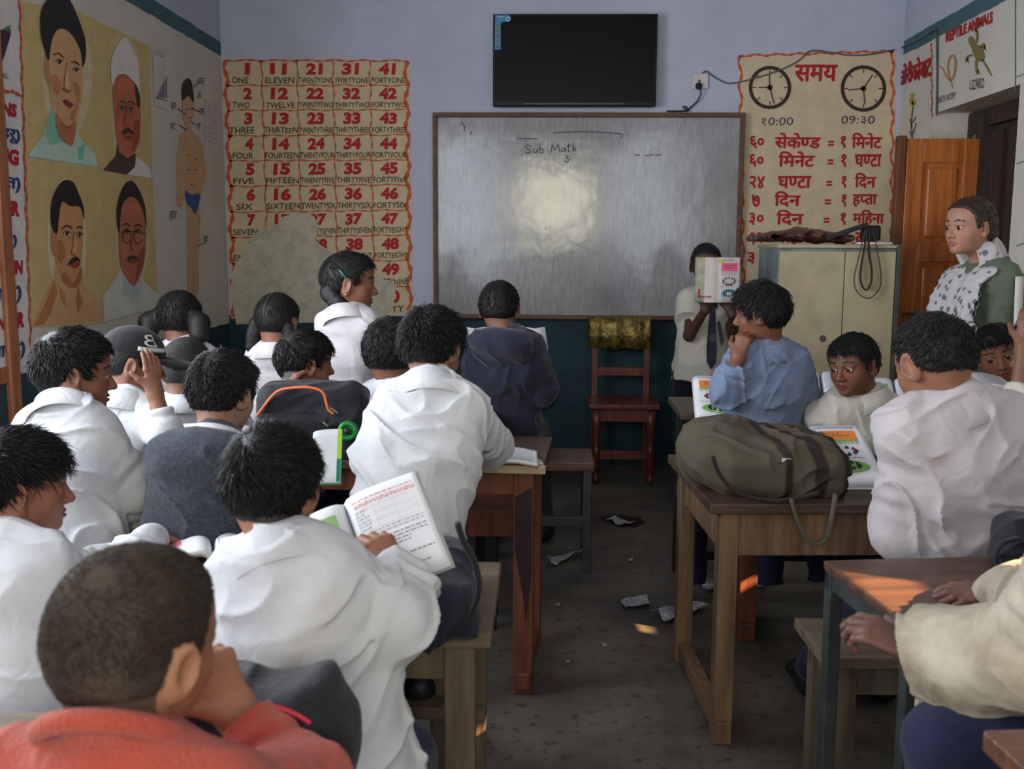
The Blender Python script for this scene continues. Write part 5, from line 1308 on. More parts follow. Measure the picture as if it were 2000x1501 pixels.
# 3 boy reading in front
p3 = person('boy with swirled black hair and white shirt reading the large open book', W(535, 948, 1.53), 9, W(548, 1076, 1.46), V(-.305, 1.40, .52), m_white, skin=(158, 104, 76), pitch=13, roll=2, hs=.174, tyaw=18, shw=.088,
       hair=dict(t=.045, ts=.036, tb=.045, amp=.012, nape=-.05, len=.18, lift=.016, crown=(-.02, -.36, .34), swirl=1.6, w=.006, mess=.7), strand_n=6500,
       arms=dict(R=dict(e=W(770, 1205, 1.44), w=W(782, 1112, 1.62), hd=(-.62, .60, .42), hn=(.15, -.62, .9), ht=(-.3, -.8, -.3), curl=(.6, .65, .7, .7), hs=.88, spread=.10, bare=.045, cw=1.0), L=dict(e=W(400, 1260, 1.52), w=W(450, 1180, 1.74), hand=False)),
       collar_='shirt', pants=m_navy, dist=1.7, wr=.009, infl=.024, torso_low=.10, feet=False, legs=dict(L=(V(-.42, 1.66, .47), V(-.42, 1.64, .085)), R=(V(-.235, 1.60, .47), V(-.24, 1.60, .085))))
# 4 boy in profile on the left
person('boy in profile with thick black hair and white shirt, below the portraits', W(148, 726, 2.35), 64, W(128, 800, 2.27), V(-1.06, 2.22, .52), m_white, skin=(142, 92, 68), pitch=5, hs=.186, tyaw=14, shw=.088,
       hair=dict(t=.045, ts=.03, tb=.04, amp=.012, nape=.02, len=.15, lift=.022, mess=1.0), strand_n=3500,
       arms=dict(R=dict(e=W(268, 955, 2.28), w=W(250, 1030, 2.34), hand=True)), collar_='shirt', pants=cloth('camouflage_cloth', (96, 98, 76), rgb2=(50, 54, 42), sc=22), dist=2.3, wr=.009, infl=.022, eyes=True)
# 5 boy with the cap
def cap(i):
    H, R, s, root = i['H'], i['R'], i['hs'], i['root']
    c = H+R@np.array([0, -.04, .12])*s
    o = [(ell(c, np.array((.415, .50, .45))*s, R), .01, 'u'), (Prim(lambda P: -(((P-H)@R/s)[:, 2]-.17+.16*((P-H)@R/s)[:, 1])*s, c, c), .01, 's')]
    o = [o[0], (Prim(lambda P: (((P-H)@R/s)[:, 2]-.13+.05*((P-H)@R/s)[:, 1])*s, c, c), .012, 's')]
    cm = cloth('black_cap_cloth', (32, 31, 34), bs=500, bump=.3)
    cp = sdf_obj('cap', o, .004, cm, root)
    P = []
    for u in np.linspace(-1, 1, 17):
        row = []
        for v in np.linspace(0, 1, 8):
            a = u*1.15; r0 = np.array([.40*math.sin(a), -.04+.49*math.cos(a), .125]); tip = np.array([.37*u, .40+.52*math.sqrt(max(0, 1-(u*.92)**2))*1.0, .09-.10*u*u])
            row.append(H+R@(lerp(r0, tip, v)+np.array([0, 0, .02*math.sin(v*2.6)]))*s)
        P.append(row)
    MB().grid(np.array(P), .008).build('cap_brim', cm, cp, True)
    # big outlined B on the front, and a pale stripe
    wm = mat('cap_print', (190, 190, 188), .7, .1)
    vs, fs = text_mesh('B', .0); lo, hi = vs.min(0), vs.max(0); uv = (vs-lo)/(hi-lo)-.5
    P = []
    for u, v in uv:
        a = 1.0+u*.50; b = .62+v*.46; d_ = np.array([math.sin(a)*math.cos(b), math.cos(a)*math.cos(b), math.sin(b)])
        P.append(c+R@(d_*np.array((.425, .51, .46)))*s)
    np_mesh('cap_letter', P, fs, wm, cp, smooth=False)
    P = [[c+R@(np.array([math.sin(a)*math.cos(b)*.424, math.cos(a)*math.cos(b)*.51, math.sin(b)*.46]))*s for b in (.22, .29, .36)] for a in np.linspace(.3, 1.45, 14)]
    MB().grid(np.array(P), .001).build('cap_stripe', wm, cp, True)
person('boy in a black cap with pale letter, hand against his face', W(262, 706, 2.86), 68, W(246, 772, 2.82), V(-1.24, 2.84, .52), m_white, skin=(150, 100, 76), pitch=10, hs=.182, tyaw=24,
       hair=dict(t=.012, ts=.012, tb=.012, amp=.003, len=.05, lift=.01), strand_n=500, stub=(40, 32, 30),
       arms=dict(R=dict(e=W(322, 842, 2.72), w=W(302, 764, 2.74), hd=(-.10, .15, 1), hn=(.75, -.62, .1), ht=(-.5, -.6, .1), curl=.2, hs=.76, spread=.03, bare=.05)), collar_='shirt', pants=m_navy, legs=dict(L=(V(-1.42, 3.12, .43), V(-1.42, 3.14, .085)), R=(V(-1.29, 3.10, .43), V(-1.29, 3.12, .085))), dist=2.4, extra=cap, feet=False)
# 6 girl with two ponytails
def pony_ties(i):
    H, R, s = i['H'], i['R'], i['hs']
    pm = mat('pink_band', (190, 60, 92), .6, .1)
    for sx in (-1, 1):
        c = H+R@np.array([sx*.40, -.24, .02])*s
        MB().tube([c+R@np.array([0, .07*math.cos(t), .07*math.sin(t)])*s for t in np.linspace(0, 2*math.pi, 14, endpoint=False)], .007, 6, True).build('hair_band', pm, i['root'], True)
person('girl with two low ponytails seen from behind, by the left wall', W(352, 622, 3.95), 6, W(352, 674, 3.9), V(-1.38, 4.2, .53), m_pink, skin=SKA, pitch=14, hs=.195, tyaw=5,
       hair=dict(t=.05, ts=.05, tb=.06, amp=.006, nape=-.05, len=.2, lift=.01, more=ponytail([(-.36, -.25, .04), (-.50, -.26, -.12), (-.52, -.26, -.36), (-.44, -.24, -.52)], [.12, .19, .17, .05])), strand_n=900,
       collar_='shirt', pants=m_navy, dist=3.6, feet=False, extra=lambda i: (pony_ties(i), sdf_obj('ponytail', [(cone(i['H']+i['R']@np.array(a)*i['hs'], i['H']+i['R']@np.array(b)*i['hs'], ra*i['hs'], rb*i['hs']), .02, 'u') for a, b, ra, rb in (((.36, -.25, .04), (.52, -.26, -.12), .12, .2), ((.52, -.26, -.12), (.54, -.26, -.36), .2, .18), ((.54, -.26, -.36), (.46, -.24, -.52), .18, .05))], .005, m_hair, i['root'])))
# 7 shaved boy behind the hoodie boy
person('boy with close cropped grey-black hair and white shirt behind the hoodie boy', W(366, 722, 3.22), 8, W(352, 782, 3.16), V(-1.08, 3.42, .52), m_white, skin=SKB, pitch=14, hs=.20, tyaw=-6, shw=.095,
       hair=dict(t=.016, ts=.014, tb=.014, amp=.002, len=.03, lift=.01, w=.003), hairm=mat('cropped_hair', (48, 45, 44), .75, .35, 40, spec=.3, bump=.5, bscale=420), strand_n=2500, collar_='shirt', pants=m_navy, dist=2.6, feet=False)
# 8 hoodie boy
person('boy in a charcoal hooded top with white shirt collar in the left block', W(438, 766, 2.32), 24, W(424, 858, 2.25), V(-.80, 2.20, .52), m_greyh, skin=SKC, pitch=12, hs=.176, tyaw=6, shw=.09,
       hair=dict(t=.05, ts=.038, tb=.05, amp=.014, nape=.0, len=.15, lift=.022, mess=1.1), strand_n=3500, arms=dict(L=dict(e=V(-.79, 2.34, .74), w=V(-.70, 2.52, .75))), collar_='hood', hood=dict(collar=m_white), pants=m_navy, dist=2.2, wr=.009, infl=.022, extra=lambda i: hood_part(i, m_greyh, .95), feet=False)
# 9 boy looking right behind the backpack
person('boy looking right with smooth black hair, behind the backpack with orange piping', W(598, 707, 3.22), 60, W(588, 768, 3.2), V(-.80, 3.42, .52), m_white, skin=(150, 100, 74), pitch=4, hs=.19, tyaw=10,
       hair=dict(t=.04, ts=.035, tb=.045, amp=.008, fringe=-.10, len=.18, lift=.02), strand_n=2000, eyes=True, collar_='shirt', pants=m_navy, dist=2.6,
       arms=dict(L=dict(e=W(520, 800, 3.2), w=W(548, 765, 3.12), hd=(.5, .3, .8), hn=(-.5, -.8, .2), ht=(.6, 0, .5), curl=.9)), feet=False)
# 10 girl with parted hair
def parting(i):
    H, R, s = i['H'], i['R'], i['hs']
    pts = [H+R@np.array([.02, -.055-.49*math.sin(t), .10+.445*math.cos(t)])*s for t in np.linspace(.3, 2.0, 14)]
    MB().tube(pts, .0016, 6).build('hair_parting', mat('scalp_line', (96, 78, 68), .7, .1), i['root'], True)
    sdf_obj('braid', braid([i['H']+i['R']@np.array(p)*s for p in ((.30, -.16, -.12), (.36, -.10, -.34), (.42, .0, -.52))], .021, .014, 10, s), .005, m_hair, i['root'])
    sdf_obj('braid', braid([i['H']+i['R']@np.array(p)*s for p in ((-.30, -.22, -.12), (-.38, -.22, -.34), (-.42, -.16, -.60))], .024, .016, 12, s), .005, m_hair, i['root'])
person('girl with centre-parted plaited hair and pale shirt below the number chart', W(543, 626, 3.95), 18, W(536, 676, 3.9), V(-1.02, 4.2, .53), m_pink, skin=(150, 100, 78), pitch=16, hs=.20, tyaw=12,
       hair=dict(t=.035, ts=.04, tb=.045, amp=.004, nape=-.04, len=.16, lift=.006, w=.005), strand_n=900, collar_='shirt', pants=m_navy, dist=3.3, extra=parting, feet=False)
# 11 girl in profile with green clip
def p11x(i):
    H, R, s = i['H'], i['R'], i['hs']
    sdf_obj('braid', braid([H+R@np.array((.20, -.36, -.18))*s, H+R@np.array((.34, -.20, -.36))*s, H+R@np.array((.40, .05, -.55))*s, H+R@np.array((.40, .30, -.80))*s], .026, .02, 14, s), .004, m_hair, i['root'])
    gm = mat('green_clip_plastic', (70, 132, 124), .35, .1)
    c = H+R@np.array((.395, -.10, .12))*s
    MB().tube([c+R@np.array((.0, .10, -.09))*s, c, c+R@np.array((.0, -.08, .09))*s], .005, 8, flat=.6).build('hair_clip', gm, i['root'], True)
    MB().lathe([(.003, 0), (.004, .002), (.002, .004)], H+R@np.array((.385, -.05, -.21))*s, 8, R[:, 0]).build('earring', mat('silver_stud', (220, 220, 220), .2, .05, metal=.8), i['root'], True)
person('girl in profile with a green hair clip and plait, sitting tall in a white shirt', W(684, 550, 3.88), 82, W(674, 610, 3.82), V(-.70, 4.05, .58), m_pink, skin=(156, 104, 78), pitch=4, hs=.215, tyaw=22, shw=.09,
       hair=dict(t=.035, ts=.04, tb=.05, amp=.003, nape=-.03, fringe=.0, len=.18, lift=.004, w=.005), strand_n=1200, eyes=True, gaze=(0, -.1),
       arms=dict(R=dict(e=W(752, 720, 3.95), w=W(735, 775, 4.1))), collar_='shirt', pants=m_navy, dist=3.0, wr=.008, infl=.022, extra=p11x, feet=False)
# 12 dark head behind the bent boy
person('boy with plain black hair mostly hidden behind the bent over boy', W(762, 690, 3.22), 4, W(772, 752, 3.18), V(-.48, 3.42, .52), m_white, skin=SKA, pitch=10, hs=.205, tyaw=0,
       hair=dict(t=.045, ts=.04, tb=.05, amp=.01, len=.14, lift=.03), strand_n=2000, collar_='shirt', pants=m_navy, dist=2.6, feet=False)
# 13 bent over boy
p13 = person('boy with tousled hair and white shirt bent over the ink stained desk', W(846, 680, 2.42), 26, W(846, 752, 2.36), V(-.345, 2.22, .53), m_white, skin=SKC, pitch=18, roll=-3, hs=.172, tyaw=8, shw=.09,
       hair=dict(t=.06, ts=.04, tb=.055, amp=.018, nape=-.02, len=.20, lift=.035, mess=1.2, mess2=.8), strand_n=4500,
       arms=dict(R=dict(e=W(956, 872, 2.70), w=W(880, 872, 2.98), hand=True, cw=1.2), L=dict(e=W(735, 900, 2.55), w=W(800, 870, 2.85), hand=False)), collar_='shirt', pants=m_navy, dist=2.0, wr=.009, infl=.024,
       legs=dict(L=(V(-.42, 2.52, .50), V(-.36, 2.20, .40)), R=(V(-.26, 2.54, .50), V(-.262, 2.16, .40))))
# 14 navy hoodie boy
p14 = person('boy in a navy hooded top at the front of the left block, holding paper', W(976, 602, 4.05), 10, W(985, 657, 4.0), V(-.165, 4.18, .54), m_navyh, skin=SKC, pitch=8, hs=.20, tyaw=10, shw=.108,
       hair=dict(t=.04, ts=.03, tb=.04, amp=.008, nape=.05, len=.1, lift=.02), strand_n=1200, collar_='hood', hood=dict(collar=m_white), pants=cloth('grey_trouser', (58, 58, 64), var=.2), dist=3.2, wr=.009, infl=.028, extra=lambda i: hood_part(i, m_navyh, 1.0),
       arms=dict(R=dict(e=W(1062, 760, 4.06), w=W(1056, 712, 4.12), hd=(-.1, .2, 1), hn=(.6, -.6, .2), ht=(-.6, -.3, .3), curl=.8, bare=.03)),
       legs=dict(L=(V(-.26, 4.5, .50), V(-.24, 4.45, .085)), R=(V(-.03, 4.52, .50), V(.0, 4.50, .085))))
# 15 standing boy reading aloud
def p15x(i):
    N, F, X, U = i['N'], i['F'], i['X'], i['U']
    nv = mat('navy_tie', (28, 32, 50), .6, .2, 30)
    f = lambda x, z: N+X*x+F*(.085+.042*min(1, z/.1))+V(0, 0, -z)
    _t = MB().prism([f(-.014, .03), f(.014, .03), f(.012, .06), f(.026, .30), f(.022, .36), f(.0, .395), f(-.022, .36), f(-.026, .30), f(-.012, .06)], F*.006)
    tie = _t.build('tie', nv, i['root'])
    MB().prism([f(-.02, .05)-F*.007, f(-.002, .05)-F*.007, f(-.05, .28)-F*.007, f(-.062, .25)-F*.007], F*.005).build('tie', nv, i['root'])
    c = f(0, .235)+F*.0075
    MB().tube([c+X*.012*math.cos(t)+V(0, 0, .016*math.sin(t)) for t in np.linspace(0, 2*math.pi, 16, endpoint=False)], .0018, 6, True).lathe([(.004, 0), (.004, .0015)], c, 8, F).build('tie_badge', mat('badge_thread', (132, 128, 122), .6, .2, 40), tie)
p15 = person('boy standing at the front in cream short sleeves and navy tie, book before his face', W(1379, 516, 5.25), 180, W(1384, 566, 5.30), V(.81, 5.30, .70), m_cream, skin=(88, 58, 46), pitch=6, hs=.205, tyaw=178, shw=.095, sleeve='short',
       hair=dict(t=.022, ts=.018, tb=.02, amp=.003, len=.05, lift=.012), strand_n=600, collar_='shirt', pants=m_black, legs='stand', dist=3.6, wr=.006, infl=.03, eyes=True, extra=p15x,
       arms=dict(R=dict(e=W(1346, 655, 5.18), w=W(1378, 604, 5.06), hd=(.25, .25, .95), hn=(.1, -1, .1), ht=(-.6, .2, .6), curl=.75, bare=0), L=dict(e=W(1432, 652, 5.18), w=W(1430, 612, 5.06), hd=(-.45, .25, .85), hn=(-.1, -1, .1), ht=(.6, .2, .6), curl=.25, spread=.12)))
# 16 boy in blue shirt
p16 = person('boy in a light blue shirt with his hand at his chin', W(1485, 609, 3.30), -66, W(1502, 672, 3.32), V(.73, 3.43, .54), m_blue, skin=(134, 86, 64), pitch=6, roll=-3, hs=.182, tyaw=-12, shw=.09,
       hair=dict(t=.045, ts=.04, tb=.045, amp=.01, nape=-.04, side=-.03, fringe=-.10, len=.2, lift=.018), strand_n=2600, eyes=True,
       arms=dict(L=dict(e=W(1424, 760, 3.28), w=W(1442, 697, 3.24), hd=(.25, .1, .95), hn=(-.5, -.8, .1), ht=(-.7, .4, .2), curl=1.8, thumb=1.4, hs=.78, bare=.03), R=dict(e=W(1560, 778, 3.40), w=W(1545, 815, 3.60))), collar_='shirt', pants=m_navy, dist=2.6, wr=.009, infl=.024, torso_low=.08, feet=False)
# 17 boy looking back
p17 = person('boy in a cream shirt turning round to look over his left shoulder', W(1666, 712, 3.28), -132, W(1692, 770, 3.30), V(1.02, 3.43, .50), m_cream, skin=(126, 80, 58), pitch=6, roll=6, hs=.186, tyaw=-14, shw=.09,
       hair=dict(t=.04, ts=.025, tb=.035, amp=.008, nape=.03, fringe=-.05, len=.14, lift=.018), strand_n=2600, eyes=True, gaze=(.16, -.02), ears=1.1,
       arms=dict(L=dict(e=W(1608, 815, 3.33), w=W(1606, 780, 3.50), hd=(.4, .8, .1), hn=(-.3, -.2, 1), ht=(.8, -.3, 0), curl=.6, bare=.05)), collar_='shirt', pants=m_navy, dist=2.3, wr=.007, infl=.022, feet=False)
# 18 large white shirt on the right
p18 = person('large boy with faded black hair and white shirt at the right, head bowed', W(1822, 706, 2.18), -24, W(1866, 790, 2.14), V(.97, 2.20, .55), m_greyw, skin=(150, 100, 76), pitch=18, hs=.19, tyaw=-6, shw=.118,
       hair=dict(t=.035, ts=.022, tb=.03, amp=.008, nape=.10, side=.03, len=.10, lift=.02), stub=(64, 52, 46), strand_n=3200, ears=1.15,
       arms=dict(L=dict(e=W(1764, 1035, 2.16), w=W(1850, 1088, 2.42), hand=False, cw=1.2, bare=-.02), R=dict(e=W(2060, 960, 2.2), w=W(2040, 1010, 2.4))), collar_='shirt', pants=m_navy, dist=1.9, wr=.011, infl=.034,
       legs=dict(L=(V(.82, 2.54, .44), V(.80, 2.92, .085)), R=(V(1.02, 2.54, .44), V(1.00, 2.92, .085))), torso_low=.05)
# 19 the teacher
def p19x(i):
    H, R, s, N, F, X, U, root = i['H'], i['R'], i['hs'], i['N'], i['F'], i['X'], i['U'], i['root']
    # gathered hair behind
    sdf_obj('hair_bun', [(ell(H+R@np.array((0, -.46, -.16))*s, np.array((.20, .15, .24))*s, R), .01, 'u')], .005, m_hairb, root)
    MB().tube([N-F*.05+X*.05+U*.05, N-F*.055+X*.03+U*.07, N-F*.05+U*.045], .006, 6).build('hair_tie', mat('pale_tie', (190, 186, 180), .6, .1), root, True)
    # printed scarf: round the neck, both ends falling in front
    def scarf_mat():
        m = mat('floral_scarf', (188, 184, 186), .85, .08, 8, .15, 500, spec=.2)
        nt = m.node_tree; Nn = nt.nodes; L = nt.links; b = Nn['Principled BSDF']; tc = Nn.new('ShaderNodeTexCoord'); mx = Nn[m['mixnode']]
        vo = Nn.new('ShaderNodeTexVoronoi'); vo.inputs['Scale'].default_value = 27; vo.inputs['Randomness'].default_value = 1.0; L.new(tc.outputs['Object'], vo.inputs['Vector'])
        nz = Nn.new('ShaderNodeTexNoise'); nz.inputs['Scale'].default_value = 70; L.new(tc.outputs['Object'], nz.inputs['Vector'])
        ad = Nn.new('ShaderNodeMath'); ad.operation = 'MULTIPLY_ADD'; ad.inputs[1].default_value = .35; L.new(nz.outputs[0], ad.inputs[0]); L.new(vo.outputs['Distance'], ad.inputs[2])
        lt = Nn.new('ShaderNodeMath'); lt.operation = 'LESS_THAN'; lt.inputs[1].default_value = .47; L.new(ad.outputs[0], lt.inputs[0])
        x = Nn.new('ShaderNodeMix'); x.data_type = 'RGBA'; L.new(lt.outputs[0], x.inputs[0]); L.new(mx.outputs[2], x.inputs[6]); x.inputs[7].default_value = (*hexc((104, 102, 110)), 1)
        L.new(x.outputs[2], b.inputs['Base Color']); return m
    sm = scarf_mat(); o = []
    for sx, lend in ((-1, .62), (1, .56)):
        pts = [N-F*.06+X*sx*.02+U*.03, N+X*sx*.075-F*.01+U*.015, N+X*sx*.075+F*.09-U*.05, N+X*sx*.08+F*.148-U*.18, N+X*sx*.078+F*.155-U*.38, N+X*sx*.082+F*.15-U*lend]
        c = catmull(pts, 4)
        for k in range(len(c)-1):
            w = .04+.032*min(1, k/8); o.append((ecap(c[k], c[k+1], (w, .012), (w, .012), X if k > 5 else nrm(X*.3+U+F*.4)), .012, 'u'))
    sdf_obj('scarf', o, .0055, sm, root, wrinkles(.006, 2.2), .012)
    ym = mat('white_trim', (206, 206, 200), .7, .1)
    e = .024
    for sd in 'LR':
        S_, E_, w_ = i['S'][sd], i['A'][sd]['e'], i['A'][sd]['w']; sx = X*(1 if sd == 'R' else -1)
        P = []
        for t in np.linspace(-.05, 1.0, 12):
            p = lerp(S_, E_, t)+sx*(.058+e*.8)*1.0-F*.012
            P.append([p+F*q for q in (-.016, 0, .016)])
        MB().grid(np.array(P), .004).build('sleeve_stripe', ym, root, True)
    MB().tube(catmull([N-F*.075-X*.01-U*.02, N-F*.07+X*.06-U*.03, N+X*.10-F*.04-U*.045, N+X*.13-U*.06], 4), .004, 6).build('shoulder_piping', ym, root, True)
    ko = [(ecap(i['B']+U*.02, V(i['B'][0], i['B'][1], .36), (.135, .115), (.19, .16), X, True), .03, 'u')]
    sdf_obj('tunic', ko, .009, m_redk, root, wrinkles(.01, 4.4), .03)
    MB().prism([N+F*.05+X*.045+U*.0, N+F*.05-X*.045+U*.0, N+F*.085-U*.13], F*.012).build('tunic_neck', m_redk, root)
p19 = person('woman in a sage green jacket and white floral scarf standing by the door', W(1893, 441, 3.98), -112, W(1926, 516, 4.02), V(1.735, 4.05, .80), m_green, skin=(190, 138, 112), pitch=2, hs=.208, tyaw=-98, shw=.118, lips=(158, 82, 76), depth=.09,
       hair=dict(t=.03, ts=.028, tb=.05, amp=.003, nape=-.06, side=.0, fringe=.04, edge=8, len=.14, lift=.003, w=.004, crown=(0, .45, .40), swirl=0, mess=.1, mess2=.1), hairm=m_hairb, strand_n=900, eyes=True, gaze=(.1, -.05), collar_=None,
       arms=dict(L=dict(e=W(1955, 690, 3.86), w=W(1900, 735, 3.76), hand=True), R=dict(e=V(1.80, 4.27, .98), w=V(1.70, 4.24, .86), hand=True)), ears=.88, pants=m_redk, legs='stand', dist=2.9, wr=.008, infl=.028, extra=p19x, torso_low=.10, slim=.92)
# 20 child looking at the camera
p20 = person('child with wide eyes looking this way from below the woman in green', W(1950, 690, 3.50), -160, W(1978, 748, 3.52), V(1.60, 3.56, .50), m_cream, skin=(150, 98, 72), pitch=6, roll=16, hs=.19, tyaw=-20, shw=.112,
       hair=dict(t=.035, ts=.03, tb=.04, amp=.006, fringe=-.07, len=.16, lift=.015), strand_n=1500, eyes=True, gaze=(.22, .0), arms=dict(R=dict(e=W(2010, 800, 3.46), w=W(1936, 786, 3.36), hd=(-.5, -.6, .2), hn=(0, 0, -1), ht=(0, -1, 0), curl=.4), L=dict(e=W(1925, 800, 3.52), w=W(1898, 786, 3.40), hd=(.3, -.8, .2), hn=(0, 0, -1), ht=(0, -1, 0), curl=.4)), collar_='shirt', pants=m_navy, dist=2.6, feet=False)
# 21 cut off child with raised hand at the right edge
person('child cut off at the right edge, bare forearm raised beside the head', W(2040, 690, 3.04), -40, W(2056, 760, 3.06), V(1.60, 3.12, .50), m_cream, skin=SKA, pitch=5, hs=.205, tyaw=-20,
       hair=dict(t=.05, ts=.045, tb=.05, amp=.012, len=.18, lift=.03), strand_n=1200, arms=dict(L=dict(e=W(1990, 782, 2.92), w=W(2000, 676, 2.94), hd=(.12, .1, 1), hn=(-.7, -.6, 0), ht=(-.6, .5, .2), curl=.5, bare=.16)), collar_='shirt', pants=m_navy, dist=2.6, feet=False)
# 22 reaching boy at lower right
p22 = person('child in a soiled white shirt reaching over the sunlit desk at lower right', W(2280, 800, 1.28), -10, W(2270, 960, 1.26), V(.98, 1.30, .68), m_dirty, skin=(120, 84, 70), pitch=15, hs=.205, tyaw=-6, shw=.095,
       hair=dict(t=.045, ts=.04, tb=.05, amp=.012, len=.18, lift=.03), strand_n=300,
       arms=dict(L=dict(e=W(2010, 1292, 1.34), w=W(1788, 1275, 1.50), hd=(-.72, .48, .28), hn=(-.2, -.25, .9), ht=(.3, .9, .1), curl=(.7, .8, .9, 1.0), hs=.9, bare=.03, cw=1.7), R=dict(e=W(2090, 1200, 1.45), w=W(1985, 1155, 1.70), hd=(-.92, .2, -.1), hn=(0, -.2, 1), ht=(-.2, .9, 0), curl=.3, hs=.9, spread=.12)),
       collar_='shirt', pants=m_navy, dist=1.6, wr=.012, infl=.034, legs=dict(L=(W(1850, 1450, 1.40), V(.62, 1.42, .085)), R=(V(.98, 1.55, .57), V(.96, 1.60, .085))), feet=False)
# ================================================================ books, bags, litter
m_page = vcol_mat('printed_paper', 0.7, 0.04, 30, 0.25)
m_pagee = mat('page_edges', (214, 210, 204), .8, .15, 60, .2, 200)
m_cover = mat('book_cover', (150, 130, 90), .6, .2)
WHT = (226, 226, 230)
def book(label, S0, up, right, w, h, lift=.02, tilt=(.0, .0), paper=WHT, items=(), group=None, thick=.006, cover=m_cover, tint=None, curl=0.0, single=False):
    """open book: S0 foot of the spine, up along the spine, right across the right page; items are printed on it in (u from -1 to 1, v from 0 to 1)"""
    S0 = np.asarray(S0, float); up = nrm(up); right = np.asarray(right, float); right = nrm(right-up*(right@up)); n = np.cross(right, up)
    t = thing('open_book', label, 'book', tuple(S0), 0.0, group)
    def f(u, v, off=0.0):
        a = abs(u); s = 1 if u >= 0 else -1
        z = lift*math.sin(math.pi*min(1, a)**.55)+tilt[1 if s > 0 else 0]*w*a + curl*(a**3)*(v**2)*w
        return S0+up*h*v+right*(w*u*(1-.04*lift/.02*(1-a)))+n*(z+off)
    for s in ((1,) if single else (-1, 1)):
        P = np.array([[f(s*a, v) for v in np.linspace(0, 1, 9)] for a in np.linspace(0.0, 1, 15)])
        if s < 0: P = P[::-1]
        mb = MB(); mb.grid(P, thick); mb.build('page_block', mat('page_white', paper, .75, .05, 20) if tint is None else tint[(s+1)//2], t, True)
    P = np.array([[f(u, v, -thick-.001) for v in (-.015, .5, 1.015)] for u in np.linspace(-.02 if single else -1.03, 1.03, 17)])
    MB().grid(P, .0015).build('cover', cover, t, True)
    vs, fs, cs = [], [], []
    def quadp(u0, v0, u1, v1, c, lay=1):
        n_ = max(1, int(abs(u1-u0)*10)); b = len(vs)
        for k in range(n_+1):
            u = u0+(u1-u0)*k/n_
            vs.append(f(u, v0, .0006*lay)); vs.append(f(u, v1, .0006*lay)); cs.extend([hexc(c)]*2)
        for k in range(n_): fs.append((b+2*k, b+2*k+2, b+2*k+3, b+2*k+1))
    def ellp(u, v, ru, rv, c, lay=2, k=12):
        b = len(vs)
        for i in range(k): vs.append(f(u+ru*math.cos(i*2*math.pi/k), v+rv*math.sin(i*2*math.pi/k), .0006*lay)); cs.append(hexc(c))
        fs.append(tuple(range(b, b+k)))
    rnd = random.Random(label)
    for it in items:
        k = it[0]
        if k == 'rect': quadp(*it[1:5], it[5], 1)
        elif k == 'text':                      # lines of small print between v1 (top) and v0
            _, u0, v0, u1, v1, nl, c = it
            for r in range(nl):
                v = v1+(v0-v1)*(r+.5)/nl; x = u0; end = u1-(rnd.random()*.4*(u1-u0) if rnd.random() < .3 else 0)
                while x < end:
                    L_ = rnd.uniform(.02, .08); quadp(x, v, min(end, x+L_), v+(v1-v0)/nl*.42, c, 1); x += L_+.018
        elif k == 'box':
            _, u0, v0, u1, v1, c, cols, rows = it
            for i in range(cols+1): u = u0+(u1-u0)*i/cols; quadp(u, v0, u+.006, v1, c)
            for i in range(rows+1): v = v0+(v1-v0)*i/rows; quadp(u0, v, u1, v+.004, c)
        elif k == 'crowd':                     # children sitting in a ring
            _, u, v, ru, rv, nn, c = it
            for i in range(nn):
                a = 2*math.pi*i/nn; x, y = u+ru*math.cos(a), v+rv*math.sin(a)
                cc = [(44, 44, 66), (150, 60, 60), (40, 60, 60), (96, 80, 50)][i % 4] if c is None else c
                ellp(x, y, .035, .022, cc, 3, 8); ellp(x, y+.028, .018, .013, (46, 34, 34), 3, 7)
        elif k == 'oval': ellp(it[1], it[2], it[3], it[4], it[5], 2, 24)
    if vs: np_mesh('printing', vs, fs, m_page, t, cs, smooth=False)
    return t
LINES = (120, 120, 130)
def picture_page(s, band=(226, 132, 60), oval=(126, 178, 84), sub=None):
    q = lambda u: u*s
    lo, hi = (.12, .88)
    a, b = (q(lo), q(hi)) if s > 0 else (q(hi), q(lo))
    return [('text', a, .91, b, .95, 1, (130, 120, 130)), ('rect', a, .70, b, .88, band), ('rect', a, .655, b, .70, sub or oval), ('text', a+.1, .75, b-.1, .84, 2, (110, 80, 50)), ('text', a, .60, b, .64, 1, LINES),
            ('crowd', q(.5), .47, .27, .075, 12, None), ('rect', q(.5)-.12, .38, q(.5)+.12, .41, (40, 44, 70)), ('text', a, .335, b, .36, 1, LINES), ('oval', q(.5), .19, .37, .115, oval), ('crowd', q(.5), .20, .22, .06, 12, (40, 50, 60))]
def text_page(s, red=False):
    a, b = (.10*s, .9*s) if s > 0 else (.9*s, .10*s)
    o = [('text', a, .08, b, .86, 15, (176, 174, 182))]
    if red: o += [('text', a, .885, b, .925, 1, (196, 110, 110))]
    return o
